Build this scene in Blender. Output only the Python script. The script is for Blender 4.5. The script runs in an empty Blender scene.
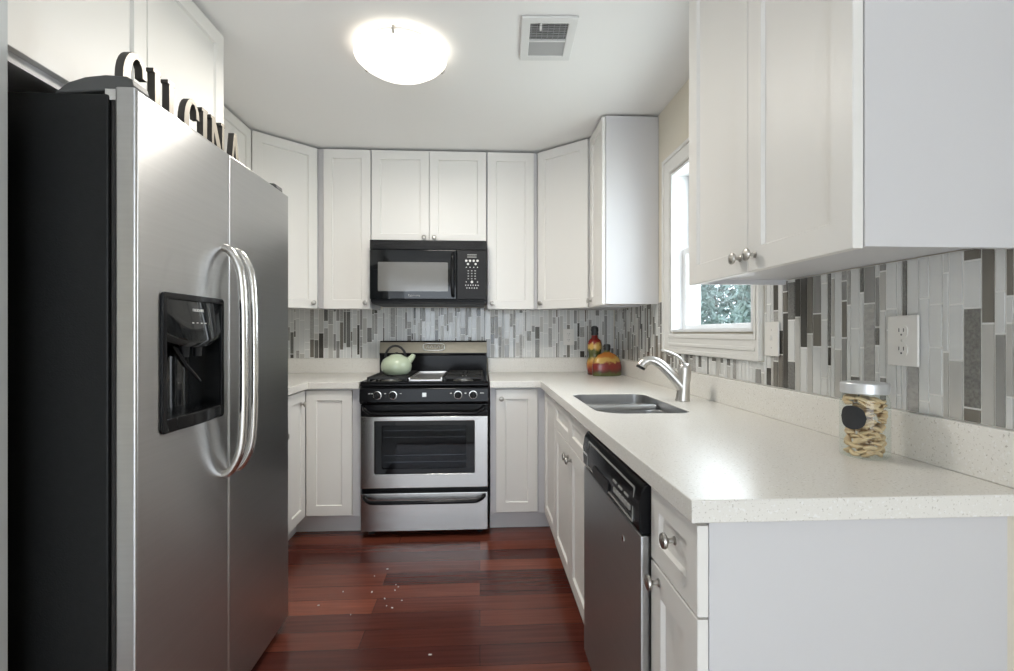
import bpy, bmesh, math, random
from mathutils import Vector, Matrix
random.seed(7)
S = bpy.context.scene
COL = S.collection
PI = math.pi

# ---------------------------------------------------------------- camera, world, lights, exposure
YAW = math.atan(27 / 490)
cam = bpy.data.cameras.new('camera')
cam.sensor_fit = 'HORIZONTAL'; cam.sensor_width = 36.0
cam.lens = 490 / 1014 * 36.0
cam.shift_y = -2.5 / 1014
cam.clip_start = 0.02
co = bpy.data.objects.new('camera', cam); COL.objects.link(co)
co.location = (0, 0, 1.2); co.rotation_euler = (PI / 2, 0, -YAW)
S.camera = co

S.view_settings.view_transform = 'Standard'
S.view_settings.look = 'None'
S.view_settings.gamma = 1.0
S.view_settings.use_curve_mapping = False
S.view_settings.exposure = 0.6
S.cycles.use_denoising = True
S.cycles.max_bounces = 10
S.cycles.diffuse_bounces = 6
S.cycles.caustics_reflective = False
S.cycles.caustics_refractive = False
S.cycles.sample_clamp_indirect = 6.0

W = bpy.data.worlds.new('sky'); S.world = W; W.use_nodes = True
bg = W.node_tree.nodes['Background']
bg.inputs[0].default_value = (0.80, 0.90, 1.0, 1); bg.inputs[1].default_value = 2.6

def area(name, loc, rot, sx, sy, power, color):
    l = bpy.data.lights.new(name, 'AREA'); l.shape = 'RECTANGLE'; l.size = sx; l.size_y = sy
    l.energy = power; l.color = color
    o = bpy.data.objects.new(name, l); COL.objects.link(o); o.location = loc; o.rotation_euler = rot
    return o
# daylight entering by the wide window of the room behind the camera, and by the window over the sink
area('daylight_rear', (-0.3, -3.32, 1.35), (PI / 2, 0, 0), 2.7, 1.8, 18, (0.87, 0.92, 1.0))
fill_sun = bpy.data.lights.new('fill_sun', 'SUN'); fill_sun.energy = 2.2; fill_sun.angle = 0.05; fill_sun.color = (0.98, 0.975, 1.0)
so = bpy.data.objects.new('fill_sun', fill_sun); COL.objects.link(so); so.rotation_euler = Vector((.12, 1, -.72)).to_track_quat('-Z', 'Y').to_euler()   # added low beam through the rear window, bounced up to brighten the ceiling
area('daylight_sink', (1.22, 2.13, 1.62), (0, math.radians(104), 0), 0.8, 0.7, 8, (0.92, 0.97, 1.0))
LAMP_EMIT = 0.9
LAMP_WATTS = 11.5

# ---------------------------------------------------------------- materials
def mat(name, color, rough=0.5, metal=0.0, coat=0.0, emit=None, spec=None, noise=None, bump=None, aniso=None):
    m = bpy.data.materials.new(name); m.use_nodes = True
    nt = m.node_tree; b = nt.nodes['Principled BSDF']
    b.inputs['Base Color'].default_value = (*color, 1)
    b.inputs['Roughness'].default_value = rough
    b.inputs['Metallic'].default_value = metal
    if coat: b.inputs['Coat Weight'].default_value = coat; b.inputs['Coat Roughness'].default_value = 0.08
    if spec is not None: b.inputs['Specular IOR Level'].default_value = spec
    if emit: b.inputs['Emission Color'].default_value = (*emit[0], 1); b.inputs['Emission Strength'].default_value = emit[1]
    if aniso:                                            # horizontal brushing: reflections smear up and down
        tg = nt.nodes.new('ShaderNodeTangent'); tg.direction_type = 'RADIAL'; tg.axis = 'Z'
        nt.links.new(tg.outputs[0], b.inputs['Tangent']); b.inputs['Anisotropic'].default_value = aniso; b.inputs['Anisotropic Rotation'].default_value = 0.25
    tc = nt.nodes.new('ShaderNodeTexCoord')
    if noise:                                            # (scale xyz, amount): colour mottling
        sc, amt = noise
        mp = nt.nodes.new('ShaderNodeMapping'); mp.inputs['Scale'].default_value = sc
        nz = nt.nodes.new('ShaderNodeTexNoise'); nz.inputs['Scale'].default_value = 1.0; nz.inputs['Detail'].default_value = 4
        mx = nt.nodes.new('ShaderNodeMix'); mx.data_type = 'RGBA'
        lo = tuple(c * (1 - amt) for c in color); hi = tuple(min(1, c * (1 + amt)) for c in color)
        mx.inputs['A'].default_value = (*lo, 1); mx.inputs['B'].default_value = (*hi, 1)
        nt.links.new(tc.outputs['Object'], mp.inputs['Vector']); nt.links.new(mp.outputs['Vector'], nz.inputs['Vector'])
        nt.links.new(nz.outputs['Fac'], mx.inputs['Factor']); nt.links.new(mx.outputs['Result'], b.inputs['Base Color'])
    if bump:                                             # (scale xyz, strength, distance)
        sc, st, di = bump
        mp = nt.nodes.new('ShaderNodeMapping'); mp.inputs['Scale'].default_value = sc
        nz = nt.nodes.new('ShaderNodeTexNoise'); nz.inputs['Scale'].default_value = 1.0; nz.inputs['Detail'].default_value = 3
        bp = nt.nodes.new('ShaderNodeBump'); bp.inputs['Strength'].default_value = st; bp.inputs['Distance'].default_value = di
        nt.links.new(tc.outputs['Object'], mp.inputs['Vector']); nt.links.new(mp.outputs['Vector'], nz.inputs['Vector'])
        nt.links.new(nz.outputs['Fac'], bp.inputs['Height']); nt.links.new(bp.outputs['Normal'], b.inputs['Normal'])
    return m

M = {}
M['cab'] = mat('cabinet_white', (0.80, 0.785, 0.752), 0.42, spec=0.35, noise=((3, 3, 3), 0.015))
M['cabside_dim'] = mat('cabinet_side_dimmed', (0.64, 0.634, 0.645), 0.42, spec=0.35, noise=((3, 3, 3), 0.015))  # side panels' white painted darker and cooler to hold down their lit brightness
M['wall'] = mat('wall_paint_cream', (0.74, 0.69, 0.585), 0.85, bump=((120, 120, 120), 0.08, 0.002))
M['wallgrey'] = mat('wall_paint_grey', (0.60, 0.62, 0.62), 0.85, bump=((120, 120, 120), 0.08, 0.002))
M['ceil'] = mat('ceiling_paint', (0.85, 0.842, 0.83), 0.9, bump=((90, 90, 90), 0.1, 0.002))
M['trim'] = mat('trim_white', (0.78, 0.77, 0.74), 0.35, noise=((4, 4, 4), 0.01))
M['vinyl'] = mat('window_vinyl', (0.80, 0.81, 0.82), 0.4, noise=((4, 4, 4), 0.01))
M['plate'] = mat('plate_white_plastic', (0.78, 0.76, 0.72), 0.35, noise=((9, 9, 9), 0.01))
M['slot'] = mat('slot_dark', (0.03, 0.03, 0.03), 0.6)
M['nickel'] = mat('brushed_nickel', (0.50, 0.48, 0.45), 0.28, 1.0, noise=((40, 40, 40), 0.05))
M['steel'] = mat('stainless_steel', (0.52, 0.52, 0.52), 0.33, 1.0, noise=((2, 2, 160), 0.06), bump=((3, 3, 300), 0.02, 0.0005), aniso=0.8)
M['steelx'] = mat('stainless_range', (0.47, 0.46, 0.445), 0.24, 1.0, noise=((2, 2, 160), 0.06), bump=((3, 3, 300), 0.02, 0.0005), aniso=0.8)
M['steeldw'] = mat('stainless_dishwasher', (0.46, 0.46, 0.46), 0.34, 1.0, noise=((2, 2, 160), 0.06), bump=((3, 3, 300), 0.02, 0.0005), aniso=0.8)
M['handle'] = mat('handle_steel', (0.72, 0.71, 0.69), 0.2, 1.0, noise=((30, 30, 30), 0.03))
M['sinksteel'] = mat('sink_steel', (0.55, 0.55, 0.55), 0.3, 1.0, noise=((30, 30, 30), 0.05))
M['chrome'] = mat('faucet_nickel', (0.58, 0.56, 0.53), 0.30, 1.0, noise=((30, 30, 30), 0.03))
M['black'] = mat('black_enamel', (0.008, 0.008, 0.009), 0.16, spec=0.16, noise=((8, 8, 8), 0.1))
M['blackmat'] = mat('black_plastic', (0.016, 0.016, 0.017), 0.42, spec=0.22, noise=((30, 30, 30), 0.1))
M['blackside'] = mat('fridge_side_black', (0.011, 0.0115, 0.0115), 0.42, spec=0.22, noise=((60, 60, 60), 0.25), bump=((260, 260, 260), 0.35, 0.001))
M['iron'] = mat('cast_iron', (0.02, 0.02, 0.02), 0.55, bump=((200, 200, 200), 0.2, 0.001))
M['gasket'] = mat('gasket_dark', (0.02, 0.017, 0.015), 0.7)
M['hinge'] = mat('hinge_cover_grey', (0.07, 0.07, 0.068), 0.45, noise=((20, 20, 20), 0.1))
M['bglass'] = mat('black_glass', (0.008, 0.009, 0.010), 0.05, spec=0.35)
M['mwwin'] = mat('microwave_mesh_reflection', (0.16, 0.158, 0.15), 0.12, coat=0.6, noise=((300, 300, 300), 0.1))  # mesh colour lightened to grey, standing in for the bright room reflected there
M['led'] = mat('keypad_print', (0.72, 0.72, 0.70), 0.5)
M['ledgrey'] = mat('keypad_print_grey', (0.32, 0.32, 0.31), 0.5)
M['bronze'] = mat('backguard_trim', (0.30, 0.275, 0.22), 0.3, 0.9, noise=((20, 2, 60), 0.1))
M['alu'] = mat('griddle_aluminium', (0.62, 0.60, 0.58), 0.3, 0.9, noise=((20, 20, 20), 0.08))
M['celadon'] = mat('kettle_green_enamel', (0.46, 0.53, 0.39), 0.18, coat=0.5, noise=((10, 10, 10), 0.08))
M['letterface'] = mat('letter_face', (0.33, 0.295, 0.24), 0.4, 0.2, noise=((40, 40, 40), 0.12))
M['letterside'] = mat('letter_edge', (0.06, 0.054, 0.048), 0.5, noise=((40, 40, 40), 0.15))
M['vent'] = mat('vent_white', (0.72, 0.72, 0.71), 0.5, noise=((20, 20, 20), 0.02))
M['ventdark'] = mat('vent_core', (0.10, 0.10, 0.095), 0.7)
M['ventgrey'] = mat('vent_louvre_grey', (0.42, 0.42, 0.42), 0.6)
M['lid'] = mat('jar_lid', (0.68, 0.69, 0.70), 0.35, 0.6, noise=((60, 60, 60), 0.05))
M['chalk'] = mat('chalk_label', (0.025, 0.026, 0.028), 0.8, noise=((60, 60, 60), 0.2))
M['pasta'] = mat('dried_pasta', (0.70, 0.53, 0.32), 0.55, noise=((50, 50, 50), 0.25))
M['stopper'] = mat('bottle_stopper', (0.02, 0.022, 0.024), 0.4, noise=((60, 60, 60), 0.2))
M['leaf'] = mat('hedge_leaf', (0.18, 0.25, 0.23), 0.5, noise=((5, 5, 5), 0.65))
M['bark'] = mat('hedge_bark', (0.10, 0.08, 0.06), 0.9, noise=((8, 8, 3), 0.3))
M['carpet_bounce'] = mat('bounce_carpet', (0.72, 0.72, 0.73), 0.95, noise=((40, 40, 40), 0.1), bump=((400, 400, 400), 0.4, 0.004))  # pale floor covering added behind the camera to bounce light upward
M['grass'] = mat('lawn', (0.16, 0.22, 0.08), 0.9, noise=((6, 6, 6), 0.4))
M['crumb'] = mat('crumb_white', (0.75, 0.72, 0.66), 0.8, noise=((60, 60, 60), 0.1))
M['dome'] = mat('lamp_glass', (0.9, 0.88, 0.84), 0.3, emit=((1.0, 0.94, 0.85), LAMP_EMIT))
M['grout'] = mat('grout', (0.86, 0.855, 0.83), 0.8, bump=((300, 300, 300), 0.1, 0.001))
M['toe'] = mat('toe_kick_white', (0.76, 0.76, 0.76), 0.45, noise=((4, 4, 4), 0.02))
M['bronzemark'] = mat('appliance_badge', (0.60, 0.60, 0.58), 0.3, 0.7)

TILE = ['tile_white', 'tile_pale', 'tile_grey', 'tile_taupe', 'tile_dark', 'tile_ripple', 'tile_crackle']
M['tile_white'] = mat('tile_white_glass', (0.68, 0.685, 0.67), 0.12, noise=((30, 30, 6), 0.05))
M['tile_pale'] = mat('tile_pale_stone', (0.50, 0.49, 0.46), 0.3, noise=((60, 60, 10), 0.12))
M['tile_grey'] = mat('tile_grey_glass', (0.30, 0.295, 0.28), 0.14, noise=((80, 80, 10), 0.15))
M['tile_taupe'] = mat('tile_taupe', (0.19, 0.175, 0.15), 0.2, noise=((80, 80, 10), 0.15))
M['tile_dark'] = mat('tile_charcoal', (0.085, 0.08, 0.07), 0.14, noise=((40, 40, 8), 0.15))
M['tile_ripple'] = mat('tile_rippled_grey', (0.40, 0.39, 0.37), 0.22, noise=((70, 70, 120), 0.4), bump=((60, 60, 130), 0.6, 0.004))
M['tile_crackle'] = mat('tile_crackled_silver', (0.22, 0.215, 0.20), 0.25, 0.3, noise=((160, 160, 160), 0.8), bump=((140, 140, 140), 0.6, 0.003))

def glass_mat(name, tint, ior=1.45, gloss=1.0):
    """thin clear pane: transparent with a Fresnel reflection"""
    m = bpy.data.materials.new(name); m.use_nodes = True; nt = m.node_tree
    nt.nodes.remove(nt.nodes['Principled BSDF'])
    out = nt.nodes['Material Output']
    t = nt.nodes.new('ShaderNodeBsdfTransparent'); t.inputs[0].default_value = (*tint, 1)
    g = nt.nodes.new('ShaderNodeBsdfGlossy'); g.inputs['Roughness'].default_value = 0.03; g.inputs[0].default_value = (gloss, gloss, gloss, 1)
    lw = nt.nodes.new('ShaderNodeLayerWeight'); lw.inputs[0].default_value = 0.5          # Schlick, alike from both sides
    pw = nt.nodes.new('ShaderNodeMath'); pw.operation = 'POWER'; pw.inputs[1].default_value = 5; nt.links.new(lw.outputs['Facing'], pw.inputs[0])
    f = nt.nodes.new('ShaderNodeMath'); f.operation = 'MULTIPLY_ADD'; f0 = ((ior - 1) / (ior + 1)) ** 2
    f.inputs[1].default_value = 1 - f0; f.inputs[2].default_value = f0; nt.links.new(pw.outputs[0], f.inputs[0])
    x = nt.nodes.new('ShaderNodeMixShader')
    nt.links.new(f.outputs[0], x.inputs[0]); nt.links.new(t.outputs[0], x.inputs[1]); nt.links.new(g.outputs[0], x.inputs[2])
    nt.links.new(x.outputs[0], out.inputs[0])
    return m
M['glass'] = glass_mat('window_glass', (0.97, 0.985, 0.99), 1.35)
M['jarglass'] = glass_mat('jar_glass', (0.93, 0.96, 0.95), 1.4)
M['ovenglass'] = glass_mat('oven_glass', (0.55, 0.57, 0.60), 1.3)

def quartz():
    m = mat('quartz_white', (0.78, 0.76, 0.715), 0.26, spec=0.38); nt = m.node_tree; b = nt.nodes['Principled BSDF']
    tc = nt.nodes.new('ShaderNodeTexCoord')
    def speck(scale, lo, hi):
        v = nt.nodes.new('ShaderNodeTexNoise'); v.inputs['Scale'].default_value = scale; v.inputs['Detail'].default_value = 2
        nt.links.new(tc.outputs['Object'], v.inputs['Vector'])
        r = nt.nodes.new('ShaderNodeMapRange'); r.inputs['From Min'].default_value = lo; r.inputs['From Max'].default_value = hi
        nt.links.new(v.outputs['Fac'], r.inputs['Value']); return r.outputs['Result']
    m1 = nt.nodes.new('ShaderNodeMix'); m1.data_type = 'RGBA'
    m1.inputs['A'].default_value = (0.78, 0.76, 0.715, 1); m1.inputs['B'].default_value = (0.50, 0.47, 0.42, 1)
    nt.links.new(speck(230, 0.62, 0.72), m1.inputs['Factor'])
    m2 = nt.nodes.new('ShaderNodeMix'); m2.data_type = 'RGBA'; m2.inputs['B'].default_value = (0.84, 0.83, 0.81, 1)
    nt.links.new(m1.outputs['Result'], m2.inputs['A']); nt.links.new(speck(150, 0.60, 0.70), m2.inputs['Factor'])
    nt.links.new(m2.outputs['Result'], b.inputs['Base Color'])
    return m
M['quartz'] = quartz()

def wood():
    m = mat('cherry_floorboards', (0.12, 0.03, 0.02), 0.24); nt = m.node_tree; b = nt.nodes['Principled BSDF']
    tc = nt.nodes.new('ShaderNodeTexCoord')
    br = nt.nodes.new('ShaderNodeTexBrick'); br.offset = 0.37; br.offset_frequency = 2
    br.inputs['Scale'].default_value = 1.0; br.inputs['Brick Width'].default_value = 1.25; br.inputs['Row Height'].default_value = 0.118
    br.inputs['Mortar Size'].default_value = 0.0011; br.inputs['Mortar Smooth'].default_value = 0.3; br.inputs['Bias'].default_value = -0.1
    br.inputs['Color1'].default_value = (0.085, 0.022, 0.016, 1); br.inputs['Color2'].default_value = (0.27, 0.074, 0.040, 1)
    br.inputs['Mortar'].default_value = (0.03, 0.008, 0.006, 1)
    nt.links.new(tc.outputs['Object'], br.inputs['Vector'])
    mp = nt.nodes.new('ShaderNodeMapping'); mp.inputs['Scale'].default_value = (2.5, 55, 1)
    nz = nt.nodes.new('ShaderNodeTexNoise'); nz.inputs['Scale'].default_value = 1.0; nz.inputs['Detail'].default_value = 6; nz.inputs['Distortion'].default_value = 0.6
    nt.links.new(tc.outputs['Object'], mp.inputs['Vector']); nt.links.new(mp.outputs['Vector'], nz.inputs['Vector'])
    rg = nt.nodes.new('ShaderNodeMapRange'); rg.inputs['From Min'].default_value = 0.3; rg.inputs['From Max'].default_value = 0.7
    rg.inputs['To Min'].default_value = 0.76; rg.inputs['To Max'].default_value = 1.2
    nt.links.new(nz.outputs['Fac'], rg.inputs['Value'])
    mx = nt.nodes.new('ShaderNodeMix'); mx.data_type = 'RGBA'; mx.blend_type = 'MULTIPLY'; mx.inputs['Factor'].default_value = 1
    nt.links.new(br.outputs['Color'], mx.inputs['A']); nt.links.new(rg.outputs['Result'], mx.inputs['B'])
    nt.links.new(mx.outputs['Result'], b.inputs['Base Color'])
    bp = nt.nodes.new('ShaderNodeBump'); bp.inputs['Strength'].default_value = 0.12; bp.inputs['Distance'].default_value = 0.002
    nt.links.new(nz.outputs['Fac'], bp.inputs['Height']); nt.links.new(bp.outputs['Normal'], b.inputs['Normal'])
    return m
M['wood'] = wood()

def painted(name, stops, zmax, wob=0.25):
    """hand painted bands up the height of a bottle, with blotchy edges"""
    m = mat(name, (0.4, 0.1, 0.05), 0.25, coat=0.4); nt = m.node_tree; b = nt.nodes['Principled BSDF']
    tc = nt.nodes.new('ShaderNodeTexCoord'); sp = nt.nodes.new('ShaderNodeSeparateXYZ'); nt.links.new(tc.outputs['Object'], sp.inputs[0])
    nz = nt.nodes.new('ShaderNodeTexNoise'); nz.inputs['Scale'].default_value = 28; nz.inputs['Detail'].default_value = 3
    nt.links.new(tc.outputs['Object'], nz.inputs['Vector'])
    d = nt.nodes.new('ShaderNodeMath'); d.operation = 'DIVIDE'; d.inputs[1].default_value = zmax; nt.links.new(sp.outputs['Z'], d.inputs[0])
    n2 = nt.nodes.new('ShaderNodeMath'); n2.operation = 'MULTIPLY_ADD'; n2.inputs[1].default_value = wob; nt.links.new(nz.outputs['Fac'], n2.inputs[0])
    sb = nt.nodes.new('ShaderNodeMath'); sb.operation = 'SUBTRACT'; sb.inputs[1].default_value = wob * 0.5
    nt.links.new(d.outputs[0], sb.inputs[0]); nt.links.new(sb.outputs[0], n2.inputs[2])
    cr = nt.nodes.new('ShaderNodeValToRGB'); e = cr.color_ramp.elements
    while len(e) < len(stops): e.new(0.5)
    for k, (p, c) in enumerate(stops): e[k].position = p; e[k].color = (*c, 1)
    nt.links.new(n2.outputs[0], cr.inputs[0]); nt.links.new(cr.outputs[0], b.inputs['Base Color'])
    return m
RED, YEL, GRN, ORG, BRN = (0.22, 0.018, 0.012), (0.60, 0.38, 0.10), (0.09, 0.10, 0.025), (0.48, 0.17, 0.03), (0.10, 0.03, 0.015)
M['paint_tall'] = painted('painted_tall_bottle', [(0.0, BRN), (0.12, RED), (0.27, ORG), (0.38, YEL), (0.47, GRN), (0.6, GRN), (0.66, YEL), (0.76, YEL), (0.82, RED), (1.0, RED)], 0.27, 0.26)
M['paint_round'] = painted('painted_round_bottle', [(0.0, GRN), (0.12, GRN), (0.2, BRN), (0.3, RED), (0.5, RED), (0.58, YEL), (0.72, YEL), (0.8, ORG), (0.92, ORG), (1.0, GRN)], 0.165, 0.38)

# ---------------------------------------------------------------- mesh helpers
def box(bm, x0, x1, y0, y1, z0, z1, mi=0, bev=0.0):
    xs, ys, zs = sorted((x0, x1)), sorted((y0, y1)), sorted((z0, z1))
    v = [bm.verts.new((x, y, z)) for z in zs for y in ys for x in xs]
    f = [bm.faces.new([v[i] for i in q]) for q in ((0, 2, 3, 1), (4, 5, 7, 6), (0, 1, 5, 4), (2, 6, 7, 3), (0, 4, 6, 2), (1, 3, 7, 5))]
    for q in f: q.material_index = mi
    if bev:
        ed = set(e for q in f for e in q.edges)
        r = bmesh.ops.bevel(bm, geom=list(ed), offset=bev, segments=2, affect='EDGES', profile=0.5)
        for q in r['faces']: q.material_index = mi
    return f

def prism(bm, poly, z0, z1, mi=0):
    a = [bm.verts.new((x, y, z0)) for x, y in poly]; b = [bm.verts.new((x, y, z1)) for x, y in poly]
    n = len(poly); fs = [bm.faces.new(a[::-1]), bm.faces.new(b)]
    for i in range(n): fs.append(bm.faces.new((a[i], a[(i + 1) % n], b[(i + 1) % n], b[i])))
    for q in fs: q.material_index = mi
    return fs

def lathe(bm, prof, seg=32, mi=0, cx=0, cy=0, sy=1.0):
    rings = []
    for r, z in prof:
        if r < 1e-6: rings.append([bm.verts.new((cx, cy, z))])
        else: rings.append([bm.verts.new((cx + r * math.cos(2 * PI * i / seg), cy + sy * r * math.sin(2 * PI * i / seg), z)) for i in range(seg)])
    for a, b in zip(rings, rings[1:]):
        for i in range(seg):
            j = (i + 1) % seg
            if len(a) == 1 and len(b) == 1: continue
            if len(a) == 1: f = bm.faces.new((a[0], b[j], b[i]))
            elif len(b) == 1: f = bm.faces.new((a[i], a[j], b[0]))
            else: f = bm.faces.new((a[i], a[j], b[j], b[i]))
            f.material_index = mi

def tube(bm, pts, r, seg=12, mi=0, flat=1.0):
    """swept round bar through pts; r is one radius or one per point"""
    P = [Vector(p) for p in pts]; n = len(P)
    R = r if isinstance(r, (list, tuple)) else [r] * n
    T = [((P[min(i + 1, n - 1)] - P[max(i - 1, 0)]).normalized()) for i in range(n)]
    up = Vector((0, 0, 1)) if abs(T[0].z) < 0.9 else Vector((0, 1, 0))
    N = (up - T[0] * up.dot(T[0])).normalized(); rings = []
    for i in range(n):
        N = (N - T[i] * N.dot(T[i])).normalized(); B = T[i].cross(N)
        rings.append([bm.verts.new(P[i] + (N * math.cos(2 * PI * k / seg) * flat + B * math.sin(2 * PI * k / seg)) * R[i]) for k in range(seg)])
    for a, b in zip(rings, rings[1:]):
        for k in range(seg):
            f = bm.faces.new((a[k], a[(k + 1) % seg], b[(k + 1) % seg], b[k])); f.material_index = mi
    bm.faces.new(rings[0][::-1]).material_index = mi; bm.faces.new(rings[-1]).material_index = mi

def arc(pts, n=8):
    """Catmull-Rom through pts"""
    P = [Vector(p) for p in pts]; out = []
    for i in range(len(P) - 1):
        p0, p1, p2, p3 = P[max(i - 1, 0)], P[i], P[i + 1], P[min(i + 2, len(P) - 1)]
        for k in range(n):
            t = k / n
            out.append(0.5 * ((2 * p1) + (p2 - p0) * t + (2 * p0 - 5 * p1 + 4 * p2 - p3) * t * t + (3 * p1 - p0 - 3 * p2 + p3) * t ** 3))
    out.append(P[-1]); return out

def rrect(x0, x1, y0, y1, r, n=6):
    out = []
    for cx, cy, a in ((x1 - r, y0 + r, -PI / 2), (x1 - r, y1 - r, 0), (x0 + r, y1 - r, PI / 2), (x0 + r, y0 + r, PI)):
        for k in range(n + 1):
            t = a + PI / 2 * k / n; out.append((cx + r * math.cos(t), cy + r * math.sin(t)))
    return out

def mapm(axis):
    if axis == 'front': return Matrix(((1, 0, 0), (0, 0, -1), (0, 1, 0))).to_4x4()     # (u,v,w) -> (u,-w,v), faces -Y
    if axis == 'left': return Matrix(((0, 0, 1), (1, 0, 0), (0, 1, 0))).to_4x4()       # (u,v,w) -> (w,u,v), faces +X
    return Matrix.Identity(4)

def slab(bm, outlines, w0, w1, axis='flat', bev=0.0, mi=0):
    """extruded 2D outlines (first outer, then holes), optional rounded rim"""
    cu = bpy.data.curves.new('slab', 'CURVE'); cu.dimensions = '2D'; cu.fill_mode = 'BOTH'
    for o in outlines:
        s = cu.splines.new('POLY'); s.points.add(len(o) - 1); s.use_cyclic_u = True
        for p, q in zip(s.points, o): p.co = (q[0], q[1], 0, 1)
    cu.extrude = max(1e-5, (w1 - w0) / 2 - bev); cu.bevel_depth = bev; cu.bevel_resolution = 2
    if bev: cu.offset = -bev
    ob = bpy.data.objects.new('slab', cu); COL.objects.link(ob)
    dg = bpy.context.evaluated_depsgraph_get(); me = bpy.data.meshes.new_from_object(ob.evaluated_get(dg))
    me.transform(mapm(axis) @ Matrix.Translation((0, 0, (w0 + w1) / 2)))
    nf = len(bm.faces); bm.from_mesh(me); bm.faces.ensure_lookup_table()
    for f in bm.faces[nf:]: f.material_index = mi
    bpy.data.objects.remove(ob); bpy.data.curves.remove(cu); bpy.data.meshes.remove(me)
    bmesh.ops.remove_doubles(bm, verts=bm.verts[:], dist=1e-5)

def text_bm(s, size, depth, axis):
    cu = bpy.data.curves.new('t', 'FONT'); cu.body = s; cu.size = size; cu.extrude = depth; cu.align_x = 'CENTER'; cu.align_y = 'CENTER'; cu.resolution_u = 2
    ob = bpy.data.objects.new('t', cu); COL.objects.link(ob)
    dg = bpy.context.evaluated_depsgraph_get(); me = bpy.data.meshes.new_from_object(ob.evaluated_get(dg))
    me.transform(mapm(axis)); bm = bmesh.new(); bm.from_mesh(me)
    bpy.data.objects.remove(ob); bpy.data.curves.remove(cu); bpy.data.meshes.remove(me)
    return bm

def obj(name, bm, mats, parent=None, loc=None, rot=None, bevel=0.0, smooth=35, label=None):
    if not isinstance(mats, (list, tuple)): mats = [mats]
    me = bpy.data.meshes.new(name)
    bmesh.ops.recalc_face_normals(bm, faces=bm.faces[:])
    bm.to_mesh(me); bm.free()
    for m in mats: me.materials.append(M[m])
    if smooth:
        me.shade_smooth(); me.set_sharp_from_angle(angle=math.radians(smooth))
    o = bpy.data.objects.new(name, me); COL.objects.link(o)
    if parent: o.parent = parent
    if loc: o.location = loc
    if rot: o.rotation_euler = rot
    if bevel:
        b = o.modifiers.new('bevel', 'BEVEL'); b.width = bevel; b.segments = 2; b.limit_method = 'ANGLE'; b.angle_limit = math.radians(50)
    if smooth:
        wn = o.modifiers.new('weighted_normal', 'WEIGHTED_NORMAL'); wn.keep_sharp = True; wn.weight = 60
    if label: o['label'] = label
    return o

def thing(name, label, cat, loc=(0, 0, 0), rotz=0.0, group=None):
    o = bpy.data.objects.new(name, None); COL.objects.link(o); o.empty_display_size = 0.1
    o.location = loc; o.rotation_euler = (0, 0, rotz); o['label'] = label; o['category'] = cat
    if group: o['group'] = group
    return o
def tag(o, label, cat, group=None, kind=None):
    o['label'] = label; o['category'] = cat
    if group: o['group'] = group
    if kind: o['kind'] = kind
    return o
def struct(name, bm, mats, **k):
    o = obj(name, bm, mats, **k); o['kind'] = 'structure'; return o
def B(*a, **k):
    bm = bmesh.new(); box(bm, *a, **k); return bm

# ---------------------------------------------------------------- the room
BACK, RIGHT, LEFT, CEIL = 3.59, 1.0, -1.68, 2.42
XL, YF = -3.2, -3.2
struct('floor', B(XL - .1, RIGHT + .14, YF - .1, BACK + .1, -0.06, 0), 'wood', smooth=0)
struct('floor_bounce', B(XL, RIGHT - .001, YF, 0.45, 0.0005, .012), 'carpet_bounce', smooth=0)  # unseen, added as a reflector for the ceiling
struct('ceiling', B(XL - .1, RIGHT + .14, YF - .1, BACK + .1, CEIL, CEIL + .08), 'ceil', smooth=0)
struct('wall_back', B(LEFT - .1, RIGHT + .14, BACK, BACK + .1, 0, CEIL), 'wall', smooth=0)
struct('wall_left', B(LEFT - .1, LEFT, 1.10, BACK, 0, CEIL), 'wall', smooth=0)
struct('wall_entry', B(XL, -1.004, 0.96, 1.10, 0, CEIL), 'wallgrey', smooth=0)
struct('wall_side', B(XL - .1, XL, YF, 1.10, 0, CEIL), 'wall', smooth=0)
WY0, WY1, WZ0, WZ1 = 1.722, 2.485, 1.205, 2.02          # window opening over the sink
bm = bmesh.new()
box(bm, RIGHT, RIGHT + .14, YF, WY0, 0, CEIL); box(bm, RIGHT, RIGHT + .14, WY1, BACK, 0, CEIL)
box(bm, RIGHT, RIGHT + .14, WY0, WY1, 0, WZ0); box(bm, RIGHT, RIGHT + .14, WY0, WY1, WZ1, CEIL)
struct('wall_right', bm, 'wall', smooth=0)
bm = bmesh.new()                                        # wall behind the camera with a wide window
RX0, RX1, RZ0, RZ1 = -1.8, 1.0, 0.25, 2.15
box(bm, XL, RX0, YF - .1, YF, 0, CEIL)
box(bm, RX0, RX1, YF - .1, YF, 0, RZ0); box(bm, RX0, RX1, YF - .1, YF, RZ1, CEIL)
struct('wall_front', bm, 'wall', smooth=0)
w2 = thing('window_2', '', ''); del w2['label'], w2['category']; w2['kind'] = 'structure'
bm = bmesh.new()
for x0, x1 in ((RX0, RX0 + .06), (-.43, -.37), (RX1 - .06, RX1)): box(bm, x0, x1, YF - .08, YF - .02, RZ0, RZ1)
for z0, z1 in ((RZ0, RZ0 + .06), (RZ1 - .06, RZ1)): box(bm, RX0 + .06, RX1 - .06, YF - .08, YF - .02, z0, z1)
obj('window_frame', bm, 'vinyl', w2, bevel=.004)
struct('trim_1', B(0.966, 0.999, 0.862, 0.90, 0, 0.873), 'wall', smooth=0)

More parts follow.
